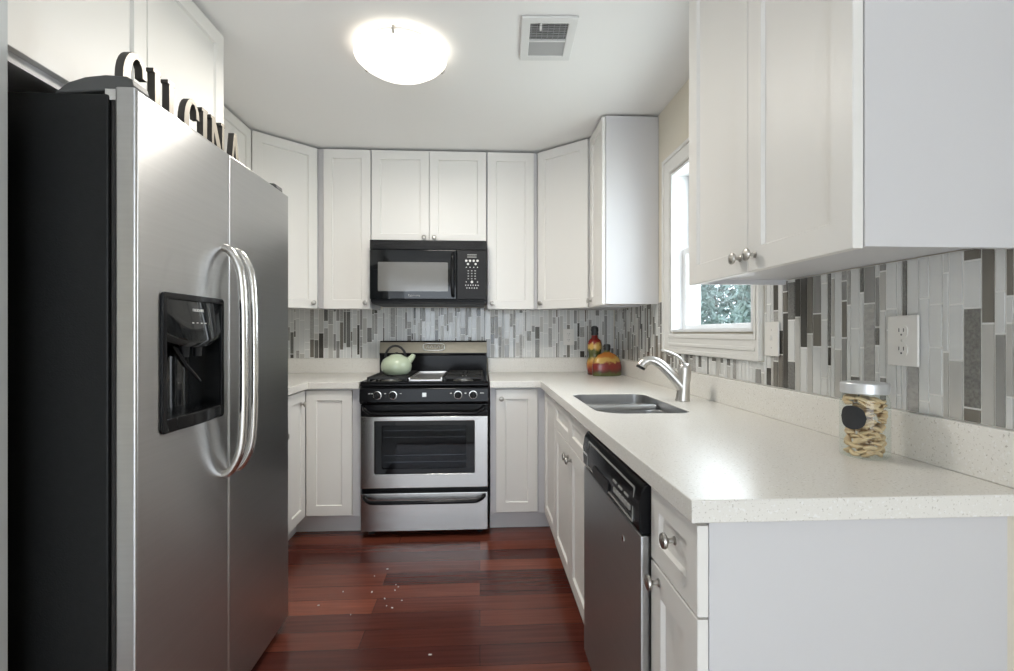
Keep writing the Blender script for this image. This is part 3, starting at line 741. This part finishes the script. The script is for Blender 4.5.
# oven door
DZ0, DZ1 = .292, .782
d = thing('oven_door', '', ''); del d['label'], d['category']; d.parent = t
wx0, wx1, wz0, wz1 = -.616, -.032, .374, .684
bm = bmesh.new()
slab(bm, [[(RX0 + .004, DZ0), (RX1 - .004, DZ0), (RX1 - .004, .711), (RX0 + .004, .711)], rrect(wx0, wx1, wz0, wz1, .006)[::-1]], -2.938, -FY, 'front', bev=.003)
obj('door_skin', bm, 'steelx', d, smooth=40, label='stainless oven door panel')
obj('door_top', B(RX0 + .004, RX1 - .004, FY, 2.938, .712, DZ1, bev=.004), 'black', d, label='black band above the oven window')
bm = bmesh.new(); ix0, ix1, iz0, iz1 = wx0 + .042, wx1 - .048, wz0 + .030, wz1 - .024
slab(bm, [rrect(wx0 + .001, wx1 - .001, wz0 + .001, wz1 - .001, .006), rrect(ix0, ix1, iz0, iz1, .010)[::-1]], -(FY + .012), -(FY + .002), 'front')
obj('window_border', bm, 'bglass', d, label='black glass border of the oven window')
obj('window_glass', B(ix0 - .004, ix1 + .004, FY + .013, FY + .016, iz0 - .004, iz1 + .004), 'ovenglass', d)
bm = bmesh.new(); box(bm, wx0 + .001, wx1 - .001, 2.934, 2.938, wz0 + .001, wz1 - .001); obj('cavity_lining', bm, 'blackmat', d)
bm = bmesh.new()
for z in (iz0 + .035, iz0 + .075, iz1 - .075, iz1 - .035): tube(bm, [(ix0 + .01, FY + .026, z), (ix1 - .005, FY + .026, z)], .0022, 6)
obj('oven_rack', bm, 'handle', d)
def range_handle(z, dz, y):
    bm = bmesh.new(); x0, x1 = RX0 + .026, RX1 - .026
    P = arc([(x0, y, z + dz), (x0 + .004, y - .018, z + dz * .8), (x0 + .030, y - .036, z + dz * .25), (x0 + .075, y - .042, z), (RC, y - .045, z), (x1 - .075, y - .042, z), (x1 - .030, y - .036, z + dz * .25), (x1 - .004, y - .018, z + dz * .8), (x1, y, z + dz)], 6)
    tube(bm, P, .0115, 12); return bm
obj('handle', range_handle(.733, .034, FY + .002), 'black', d, smooth=60)
bm = bmesh.new(); box(bm, RX0 + .004, RX1 - .004, FY, 2.938, .040, .262, bev=.004)
dr = obj('drawer', bm, 'steelx', t, smooth=40)
obj('handle', range_handle(.222, .024, FY + .001), 'black', dr, smooth=60)
# backguard
bm = bmesh.new(); pr = [(3.545, .905), (3.492, .905), (3.490, 1.040), (3.484, 1.046), (3.480, 1.060), (3.495, 1.135), (3.505, 1.145), (3.545, 1.145)]
a = [bm.verts.new((RX0 - .006, y, z)) for y, z in pr]; b = [bm.verts.new((RX1 - .002, y, z)) for y, z in pr]
bm.faces.new(a); bm.faces.new(b[::-1])
for i in range(len(pr)): bm.faces.new((a[i], a[(i + 1) % len(pr)], b[(i + 1) % len(pr)], b[i])).material_index = 1 if i == 4 else 0
bg_ = obj('backguard', bm, ['black', 'bronze'], t)
# emblem: oval frame with flourish
em = bmesh.new()
for sx_, r_ in ((.075, .004),):
    pts = [(sx_ * math.copysign(abs(math.cos(q)) ** .5, math.cos(q)), 0, .025 * math.copysign(abs(math.sin(q)) ** .6, math.sin(q))) for q in [2 * PI * k / 40 for k in range(41)]]
    tube(em, pts, r_, 8)
for k in range(5):
    x = -.05 + .025 * k
    tube(em, arc([(x, 0, -.008), (x + .008, -.002, .010), (x + .016, 0, -.002), (x + .012, 0, -.010)], 4), .0022, 6)
obj('emblem', em, 'bronzemark', bg_, loc=(-.325, 3.482, 1.102), rot=(math.radians(-11), 0, 0), smooth=60)
# burners and grates
for bx in (-.545, -.105):
    for by in (3.055, 3.33):
        bm = bmesh.new(); lathe(bm, [(0, .9055), (.062, .9055), (.058, .909), (.040, .910), (.040, .920), (0, .920)], 28); 
        b_ = obj('burner', bm, 'alu', t, loc=(bx, by, 0), smooth=40, label='aluminium gas burner')
        bm = bmesh.new(); lathe(bm, [(0, .9205), (.034, .9205), (.036, .925), (.032, .929), (0, .930)], 28); obj('burner_cap', bm, 'black', b_, smooth=40)
for gx0, gx1 in ((RX0 + .036, -.440), (-.210, RX1 - .036)):
    bm = bmesh.new(); z0, z1 = .926, .938; w_ = .006
    for x in (gx0, gx1): box(bm, x - w_, x + w_, 2.94, 3.45, z0, z1)
    for y in (2.946, 3.195, 3.444): box(bm, gx0, gx1, y - w_, y + w_, z0, z1)
    for cy in (3.07, 3.32):
        cx = (gx0 + gx1) / 2
        for k in range(4):
            a_ = PI / 4 + k * PI / 2
            p, q = (cx + .026 * math.cos(a_), cy + .026 * math.sin(a_)), (cx + .155 * math.cos(a_), cy + .150 * math.sin(a_))
            q = (max(gx0, min(gx1, q[0])), q[1])
            tube(bm, [(p[0], p[1], .934), (q[0], q[1], .932)], .006, 6)
        box(bm, cx - w_, cx + w_, cy - .115, cy - .03, z0, z1); box(bm, cx - w_, cx + w_, cy + .03, cy + .115, z0, z1)
        box(bm, gx0, cx - .03, cy - w_, cy + w_, z0, z1); box(bm, cx + .03, gx1, cy - w_, cy + w_, z0, z1)
    for x in (gx0, gx1):
        for y in (2.946, 3.195, 3.444): box(bm, x - .007, x + .007, y - .007, y + .007, .906, z0)
    obj('burner_grate', bm, 'iron', t)
bm = bmesh.new(); box(bm, -.424, -.226, 2.945, 3.445, .908, .924, bev=.004)
for b in ((-.424, -.416, 2.945, 3.445), (-.234, -.226, 2.945, 3.445), (-.416, -.234, 3.435, 3.445)): box(bm, *b, .924, .934)
obj('griddle', bm, 'alu', t, smooth=40, label='silver griddle plate between the grates')

# kettle on the rear left burner
t = thing('tea_kettle', 'pale green enamel tea kettle with a black handle on the left of the range', 'kettle', (-.527, 3.130, .9385), math.radians(8))
bm = bmesh.new()
lathe(bm, [(0, 0), (.060, 0), (.074, .005), (.091, .026), (.0965, .050), (.093, .074), (.081, .095), (.062, .110), (.046, .1165), (.044, .118)], 40, sy=.95); obj('body', bm, 'celadon', t, smooth=60)
bm = bmesh.new(); lathe(bm, [(.044, .1175), (.042, .121), (.030, .126), (.012, .129), (0, .129)], 32); ld = obj('lid', bm, 'celadon', t, smooth=60)
bm = bmesh.new(); lathe(bm, [(.006, .129), (.006, .132), (.010, .135), (.010, .139), (0, .141)], 16); obj('lid_knob', bm, 'blackmat', ld, smooth=50)
bm = bmesh.new(); tube(bm, arc([(.062, 0, .074), (.084, 0, .092), (.099, 0, .110), (.107, 0, .126)], 5), [.026 - .0009 * k for k in range(16)], 16); obj('spout', bm, 'celadon', t, smooth=60)
bm = bmesh.new()
P = [(.062 * math.cos(q) - .006, 0, .108 + .072 * math.sin(q)) for q in [math.radians(a) for a in range(0, 181, 10)]]
tube(bm, P, .0075, 10); obj('handle', bm, 'blackmat', t, smooth=60, label='black arched handle')

# ---------------------------------------------------------------- microwave
t = thing('microwave', 'black over-the-range microwave hung above the range', 'microwave', (0, 0, 0))
MX0, MX1, MY, MZ0, MZ1 = -.702, .042, 3.190, 1.400, 1.796
bm = bmesh.new(); box(bm, MX0, MX1, MY, 3.575, MZ0, MZ1, bev=.004); obj('body', bm, 'blackmat', t, smooth=40)
bm = bmesh.new(); box(bm, MX0, MX1, MY - .022, MY - .001, 1.736, MZ1, bev=.003)
for k in range(6): box(bm, MX0 + .025, MX1 - .03, MY - .026, MY - .021, 1.741 + k * .0088, 1.745 + k * .0088)
obj('vent_grille', bm, 'blackmat', t)
MF = MY - .036
bm = bmesh.new(); box(bm, MX0 + .002, -.152, MF, MY - .001, 1.416, 1.732, bev=.005); dr = obj('door', bm, 'bglass', t, smooth=40)
bm = bmesh.new(); slab(bm, [rrect(-.648, -.205, 1.466, 1.652, .006)], -(MF - .0005), -(MF - .0015), 'front'); obj('window', bm, 'mwwin', dr, label='mesh window, grey for the reflected room')
bm = bmesh.new()
P = arc([(-.172, MF + .002, 1.712), (-.174, MF - .022, 1.695), (-.176, MF - .032, 1.63), (-.176, MF - .034, 1.575), (-.176, MF - .032, 1.52), (-.174, MF - .022, 1.455), (-.172, MF + .002, 1.438)], 6)
tube(bm, P, .012, 12); obj('handle', bm, 'black', dr, smooth=60)
bm = text_bm('Kenmore', .020, .0004, 'front'); obj('lettering', bm, 'ledgrey', dr, loc=(-.42, MF - .0008, 1.440))
bm = bmesh.new(); box(bm, -.148, MX1 - .002, MF + .002, MY - .001, 1.416, 1.732, bev=.004); cp = obj('control_panel', bm, 'blackmat', t, smooth=40)
cx = -.052; fy = MF + .0015
def dot(x, z, r, nm='button'):
    b = bmesh.new(); lathe(b, [(0, 0), (r, 0), (r * .9, .0007), (0, .0008)], 12)
    bmesh.ops.rotate(b, verts=b.verts[:], matrix=Matrix.Rotation(PI / 2, 3, 'X')); obj(nm, b, 'led', cp, loc=(x, fy, z), smooth=0)
for k in range(4): dot(cx - .036 + .024 * k, 1.664, .0078)
for x in (cx - .025, cx + .024): dot(x, 1.643, .0074)
dot(cx, 1.528, .0085)
for k in range(4): dot(cx - .036 + .024 * k, 1.622, .0035)
for x in (cx - .036, cx + .036): dot(x, 1.528, .0035)
for k in range(6): dot(cx - .040 + .016 * k, 1.507, .0038)
for k in range(5): dot(cx - .032 + .016 * k, 1.489, .0038)
for r in range(4):
    for k in range(3): obj('number_key', B(cx - .028 + .022 * k, cx - .018 + .022 * k, fy - .0006, fy, 1.545 + .017 * r, 1.552 + .017 * r), 'ledgrey', cp, smooth=0)
for k in range(2): obj('display', B(cx - .030, cx + .030, fy - .0006, fy, 1.685 + .014 * k, 1.691 + .014 * k), 'ledgrey', cp, smooth=0)
bm = bmesh.new(); box(bm, MX0 + .01, MX1 - .01, MY - .025, 3.56, 1.386, 1.399); obj('base_tray', bm, 'blackmat', t, bevel=.003)

# ---------------------------------------------------------------- dishwasher
t = thing('dishwasher', 'dark stainless dishwasher with a black control panel, under the right countertop', 'dishwasher', (0, 0, 0))
DY0, DY1, DXF = 1.066, 1.660, .353
obj('tub', B(.402, .97, DY0 + .001, DY1 + .001, .02, .8715), 'blackmat', t, smooth=0)
bm = bmesh.new(); box(bm, DXF + .002, .400, DY0 + .001, DY1, .118, .750, bev=.006); dd = obj('door', bm, 'steeldw', t, smooth=40)
bm = bmesh.new(); lathe(bm, [(0, 0), (.009, 0), (.009, .001), (0, .001)], 6)
bmesh.ops.rotate(bm, verts=bm.verts[:], matrix=Matrix.Rotation(-PI / 2, 3, 'Y')); obj('badge', bm, 'handle', dd, loc=(DXF + .002, 1.20, .690))
bm = bmesh.new()                                        # curved black control panel
pr = [(.402, .753), (DXF + .006, .753), (DXF, .759), (DXF - .002, .81), (DXF + .004, .848), (DXF + .014, .864), (.402, .866)]
a = [bm.verts.new((x, DY0, z)) for x, z in pr]; b = [bm.verts.new((x, DY1, z)) for x, z in pr]
bm.faces.new(a); bm.faces.new(b[::-1])
for i in range(len(pr)): bm.faces.new((a[i], a[(i + 1) % len(pr)], b[(i + 1) % len(pr)], b[i]))
cp = obj('control_panel', bm, 'black', t, bevel=.003, smooth=40)
bm = bmesh.new()
slab(bm, [rrect(1.11, 1.59, .764, .846, .006), rrect(1.114, 1.586, .768, .842, .004)[::-1]], -.001, .0015, 'left')
for v in bm.verts: v.co.x = DXF - .0022 - v.co.x + max(0, (v.co.z - .80)) * .12
obj('inset_trim', bm, 'ledgrey', cp)
bm = bmesh.new()
for k in range(6): box(bm, DXF - .0045, DXF - .001, 1.13 + k * .024, 1.148 + k * .024, .785, .797)
for k in range(3): box(bm, DXF - .0035, DXF - .001, 1.145 + k * .05, 1.175 + k * .05, .810, .815)
obj('button', bm, 'ledgrey', cp)
bm = bmesh.new(); slab(bm, [rrect(1.32, 1.50, .760, .792, .012)], -.001, .003, 'left')
for v in bm.verts: v.co.x = DXF - .002 - v.co.x
obj('latch_pocket', bm, 'blackmat', cp)
bm = text_bm('Kenmore', .016, .0004, 'left'); bmesh.ops.rotate(bm, verts=bm.verts[:], matrix=Matrix.Rotation(PI, 3, 'Z')); obj('lettering', bm, 'led', cp, loc=(DXF - .0026, 1.622, .80))
obj('toe_panel', B(.43, .45, DY0 + .002, DY1, .004, .112), 'blackmat', t, smooth=0)

# ---------------------------------------------------------------- sink and faucet
t = thing('kitchen_sink', 'stainless double bowl undermount sink in the right countertop', 'sink', (0, 0, 0))
def bowl(y0, y1, r, zb, back_r):
    bm = bmesh.new()
    def loop(off, z): return [bm.verts.new((x, y, z)) for x, y in rrect(SX0 - .006 + off, SX1 + .006 - off, y0 + off, y1 - off, max(.02, r - off * .5), 6)]
    R = [loop(-.006, .8735), loop(0, .8735), loop(.002, .868), loop(.008, zb + .04), loop(.018, zb + .012), loop(.040, zb)]
    for a, b in zip(R, R[1:]):
        n = len(a)
        for i in range(n): bm.faces.new((a[i], a[(i + 1) % n], b[(i + 1) % n], b[i]))
    bm.faces.new(R[-1])
    return obj('bowl', bm, 'sinksteel', t, smooth=50)
for y0, y1, zb in ((SY0 - .006, 2.060, .72), (2.078, SY1 + .006, .72)):
    b_ = bowl(y0, y1, .07, zb, 0)
    bm = bmesh.new(); lathe(bm, [(.042, zb + .002), (.040, zb + .004), (.030, zb + .001), (0, zb + .0005)], 24, cx=.595, cy=(y0 + y1) / 2)
    obj('drain', bm, 'handle', b_, smooth=50)

bm = bmesh.new(); box(bm, SX0 + .008, SX1 - .008, 2.052, 2.086, .868, .894, bev=.010); obj('divider', bm, 'sinksteel', t, smooth=60)
bm = bmesh.new(); n = len(hole); hc = Vector((sum(p[0] for p in hole) / n, sum(p[1] for p in hole) / n))   # steel rim lining the cutout
ins = [hc + (Vector(p) - hc) * (1 - .0045 / (Vector(p) - hc).length) for p in hole]; in2 = [hc + (Vector(p) - hc) * (1 - .0065 / (Vector(p) - hc).length) for p in hole]
rings = [[bm.verts.new((p.x, p.y, z)) for p in q] for q, z in ((ins, .9115), (in2, .9115), (in2, .8745), (ins, .8745))]
for a, b in zip(rings, rings[1:] + rings[:1]):
    for i in range(n): bm.faces.new((a[i], a[(i + 1) % n], b[(i + 1) % n], b[i]))
obj('rim', bm, 'sinksteel', t, smooth=40)

t = thing('faucet', 'brushed nickel single lever pull-out faucet beside the sink', 'faucet', (.852, 2.020, .9145), math.radians(-4))
bm = bmesh.new(); lathe(bm, [(0, 0), (.030, 0), (.031, .004), (.028, .010), (.0265, .055), (.027, .100), (.0275, .135), (.025, .150), (.016, .158), (0, .160)], 28)
for v in bm.verts: v.co.x += v.co.z * .06
obj('body', bm, 'chrome', t, smooth=50)
bm = bmesh.new()
P = arc([(-.004, 0, .060), (-.035, .004, .098), (-.075, .010, .140), (-.106, .016, .163), (-.130, .020, .169), (-.152, .024, .161), (-.165, .026, .146)], 6)
n = len(P); R = [.025 - .007 * min(1, k / (n * .55)) + (.007 * max(0, (k - n * .62) / (n * .38))) for k in range(n)]
tube(bm, P, R, 16); sp = obj('spout', bm, 'chrome', t, smooth=60)
bm = bmesh.new(); lathe(bm, [(0, 0), (.020, 0), (.020, .010), (0, .010)], 20); obj('spray_face', bm, 'blackmat', sp, loc=(-.171, .027, .134), rot=(0, math.radians(28), 0))
bm = bmesh.new(); P = arc([(.012, 0, .152), (-.006, .002, .176), (-.035, .005, .196), (-.070, .009, .210), (-.086, .011, .213)], 5)
tube(bm, P, [.013 - .0004 * k for k in range(len(P))], 12, flat=.55); obj('lever', bm, 'chrome', t, smooth=60)

# ---------------------------------------------------------------- bottles and jar on the counter
t = thing('decorative_bottle', 'tall painted bottle in red, yellow and green with black stopper, in the counter corner', 'bottle', (.788, 3.335, .9145))
bm = bmesh.new(); lathe(bm, [(0, 0), (.047, 0), (.050, .004), (.053, .040), (.056, .075), (.050, .100), (.040, .125), (.043, .150), (.049, .180), (.048, .215), (.040, .238), (.024, .250), (.021, .270), (0, .270)], 32)
obj('body', bm, 'paint_tall', t, smooth=60)
bm = bmesh.new(); lathe(bm, [(.0, .2705), (.024, .2705), (.025, .280), (.022, .292), (.026, .302), (.024, .325), (.012, .334), (0, .335)], 20); obj('stopper', bm, 'stopper', t, smooth=50)
t = thing('decorative_bottle', 'squat round painted bottle in red and yellow in front of the tall bottle', 'bottle', (.848, 3.235, .9145), math.radians(12))
bm = bmesh.new(); lathe(bm, [(0, 0), (.098, 0), (.104, .005), (.1055, .035), (.105, .066), (.099, .092), (.084, .120), (.060, .142), (.034, .153), (.023, .159), (.021, .170), (0, .170)], 36, sy=.5)
obj('body', bm, 'paint_round', t, smooth=60)
bm = bmesh.new(); lathe(bm, [(0, .1705), (.022, .1705), (.024, .180), (.022, .190), (.025, .197), (.020, .210), (0, .213)], 20); obj('stopper', bm, 'stopper', t, smooth=50)

JX, JY = .893, 1.092
t = thing('storage_jar', 'clear glass jar with metal lid and black oval label, holding dried pasta', 'jar', (JX, JY, .9145))
JR, JH = .0495, .150
bm = bmesh.new()
lathe(bm, [(0, .0), (JR - .004, 0), (JR, .005), (JR, .128), (JR - .004, .140), (JR - .007, .150), (JR - .007, .160)], 40)
obj('glass_body', bm, 'jarglass', t, smooth=60, label='clear glass jar wall')
bm = bmesh.new(); lathe(bm, [(JR - .0035, .146), (JR - .0015, .148), (JR - .0015, .168), (JR - .004, .171), (0, .171)], 40); obj('lid', bm, 'lid', t, smooth=40)
bm = bmesh.new()                                        # label wraps the jar towards the room
NA = 24; cen = bm.verts.new((JR + .0012, 0, .086)); ringv = []
for k in range(NA):
    q = 2 * PI * k / NA; a_ = .47 * math.copysign(abs(math.cos(q)) ** .85, math.cos(q)); z = .086 + .0215 * math.copysign(abs(math.sin(q)) ** .85, math.sin(q))
    ringv.append(bm.verts.new(((JR + .0012) * math.cos(a_), (JR + .0012) * math.sin(a_), z)))
cols = []
bm.free(); bm = bmesh.new()
NX = 16
for k in range(NX + 1):
    u = -1 + 2 * k / NX; hh = .0265 * (1 - abs(u) ** 2.4) ** .5 + .0002; a_ = .56 * u
    for dr_ in (.0006, .0016):
        cols.append([bm.verts.new(((JR + dr_) * math.cos(a_), (JR + dr_) * math.sin(a_), .093 + s * hh)) for s in (-1, 1)])
for k in range(NX):
    i0, i1, o0, o1 = cols[2 * k], cols[2 * k + 2], cols[2 * k + 1], cols[2 * k + 3]
    bm.faces.new((o0[0], o1[0], o1[1], o0[1])); bm.faces.new((i0[1], i1[1], i1[0], i0[0]))
    bm.faces.new((i0[0], i1[0], o1[0], o0[0])); bm.faces.new((o0[1], o1[1], i1[1], i0[1]))
lb = obj('label', bm, 'chalk', t, smooth=60, label='black oval chalk label'); lb.rotation_euler = (0, 0, math.radians(-157))
bm = bmesh.new(); rnd = random.Random(5)                # heap of curled pasta pieces
for layer in range(11):
    z = .012 + layer * .0120
    for k in range(15):
        a_ = rnd.uniform(0, 2 * PI); rr = (JR - .0105) * (rnd.uniform(.80, 1.0) if k < 11 else rnd.uniform(0, .7))
        c = Vector((rr * math.cos(a_), rr * math.sin(a_), z + rnd.uniform(-.004, .004)))
        tng = Vector((-math.sin(a_), math.cos(a_), rnd.uniform(-.5, .5))).normalized(); L = rnd.uniform(.011, .016)
        bend = Vector((-math.cos(a_), -math.sin(a_), 0)) * .35 * L + Vector((0, 0, rnd.uniform(-.4, .4) * L))
        P = arc([c - tng * L + bend, c, c + tng * L + bend], 3)
        tube(bm, P, [.0035, .0052, .006, .0062, .0058, .0048, .0032][:len(P)], 7, flat=rnd.uniform(.5, .9))
for v in bm.verts:
    r_ = math.hypot(v.co.x, v.co.y)
    if r_ > JR - .0025: v.co.x *= (JR - .0025) / r_; v.co.y *= (JR - .0025) / r_
    v.co.z = max(v.co.z, .0015)
o = obj('dried_pasta', bm, 'pasta', None, loc=(JX, JY, .9145), smooth=60)
tag(o, 'curled tan dried pasta filling the clear glass jar', 'pasta', kind='stuff')

# ---------------------------------------------------------------- ceiling lamp and vent
t = thing('ceiling_light', 'round frosted white dome ceiling light, switched on', 'lamp', (-.338, 2.125, CEIL))
bm = bmesh.new(); lathe(bm, [(0, -.001), (.150, -.001), (.152, -.010), (.145, -.014), (0, -.014)], 40); obj('base', bm, 'vent', t, smooth=40)
bm = bmesh.new(); lathe(bm, [(.190, -.036), (.195, -.037), (.194, -.042), (.176, -.060), (.141, -.083), (.092, -.099), (.040, -.107), (0, -.1085)], 56); obj('dome', bm, 'dome', t, smooth=60, label='glowing frosted glass dome')
dl = bpy.data.lights.new('lamp_glow', 'AREA'); dl.shape = 'DISK'; dl.size = .30; dl.energy = LAMP_WATTS; dl.color = (1.0, .95, .87)
do = bpy.data.objects.new('lamp_glow', dl); COL.objects.link(do); do.location = (-.338, 2.125, CEIL - .112)
for a_ in (270, 30, 150):
    q = math.radians(a_); bm = bmesh.new()
    tube(bm, [(.148 * math.cos(q), .148 * math.sin(q), -.012), (.195 * math.cos(q), .195 * math.sin(q), -.024), (.202 * math.cos(q), .202 * math.sin(q), -.036), (.192 * math.cos(q), .192 * math.sin(q), -.050)], .005, 8)
    obj('clip', bm, 'nickel', t, smooth=50)
t = thing('air_vent', 'white framed ceiling air vent with a dark grille beside the ceiling light', 'vent', (.278, 2.015, CEIL), math.radians(-3))
bm = bmesh.new()
slab(bm, [rrect(-.110, .110, -.148, .148, .004), rrect(-.075, .075, -.112, .112, .002)[::-1]], -.012, -.001, bev=.003)
box(bm, -.075, .075, .000, .008, -.012, -.002)
obj('frame', bm, 'vent', t, smooth=40)
obj('core', B(-.075, .075, -.112, .112, -.002, -.001), 'ventdark', t)
bm = bmesh.new()
for k in range(10):
    y = .014 + k * .0098; v = [bm.verts.new(c) for c in ((-.075, y, -.006), (.075, y, -.006), (.075, y + .0095, -.009), (-.075, y + .0095, -.009), (-.075, y, -.005), (.075, y, -.005), (.075, y + .0095, -.008), (-.075, y + .0095, -.008))]
    for q in ((0, 1, 2, 3), (7, 6, 5, 4), (0, 4, 5, 1), (2, 6, 7, 3), (1, 5, 6, 2), (0, 3, 7, 4)): bm.faces.new([v[i] for i in q])
obj('louvre', bm, 'ventgrey', t, smooth=0)
bm = bmesh.new()
for k in range(9): box(bm, -.075, .075, -.108 + k * .0115, -.1070 + k * .0115, -.006, -.0025)
for k in range(7): box(bm, -.070 + k * .0225, -.0685 + k * .0225, -.112, .000, -.006, -.0025)
obj('grille', bm, 'ventgrey', t, smooth=0)
obj('damper_tab', B(-.038, -.030, -.118, -.086, -.024, -.008, bev=.001), 'vent', t)

# ---------------------------------------------------------------- crumbs on the floor
rnd = random.Random(11); bm = bmesh.new()
for x, y in [(-.634, 2.31), (-.50, 2.30), (-.396, 2.31), (-.40, 2.36), (-.383, 2.163), (-.41, 2.18), (-.52, 2.45), (-.47, 2.52), (-.186, 1.84), (-.43, 2.24), (-.35, 2.22), (-.71, 2.20), (-.385, 2.34), (-.55, 2.12)]:
    s = rnd.uniform(.0025, .007); a_ = rnd.uniform(0, PI); c, d = math.cos(a_), math.sin(a_)
    prism(bm, [(x + s * (c * u - d * w * .5), y + s * (d * u + c * w * .5)) for u, w in ((-1, -.8), (.6, -1), (1, .4), (0, 1), (-.9, .5))], .0003, .002)
o = obj('floor_crumbs', bm, 'crumb', None, smooth=0); tag(o, 'scattered white crumbs on the cherry wood floor in front of the range', 'crumbs', kind='stuff')
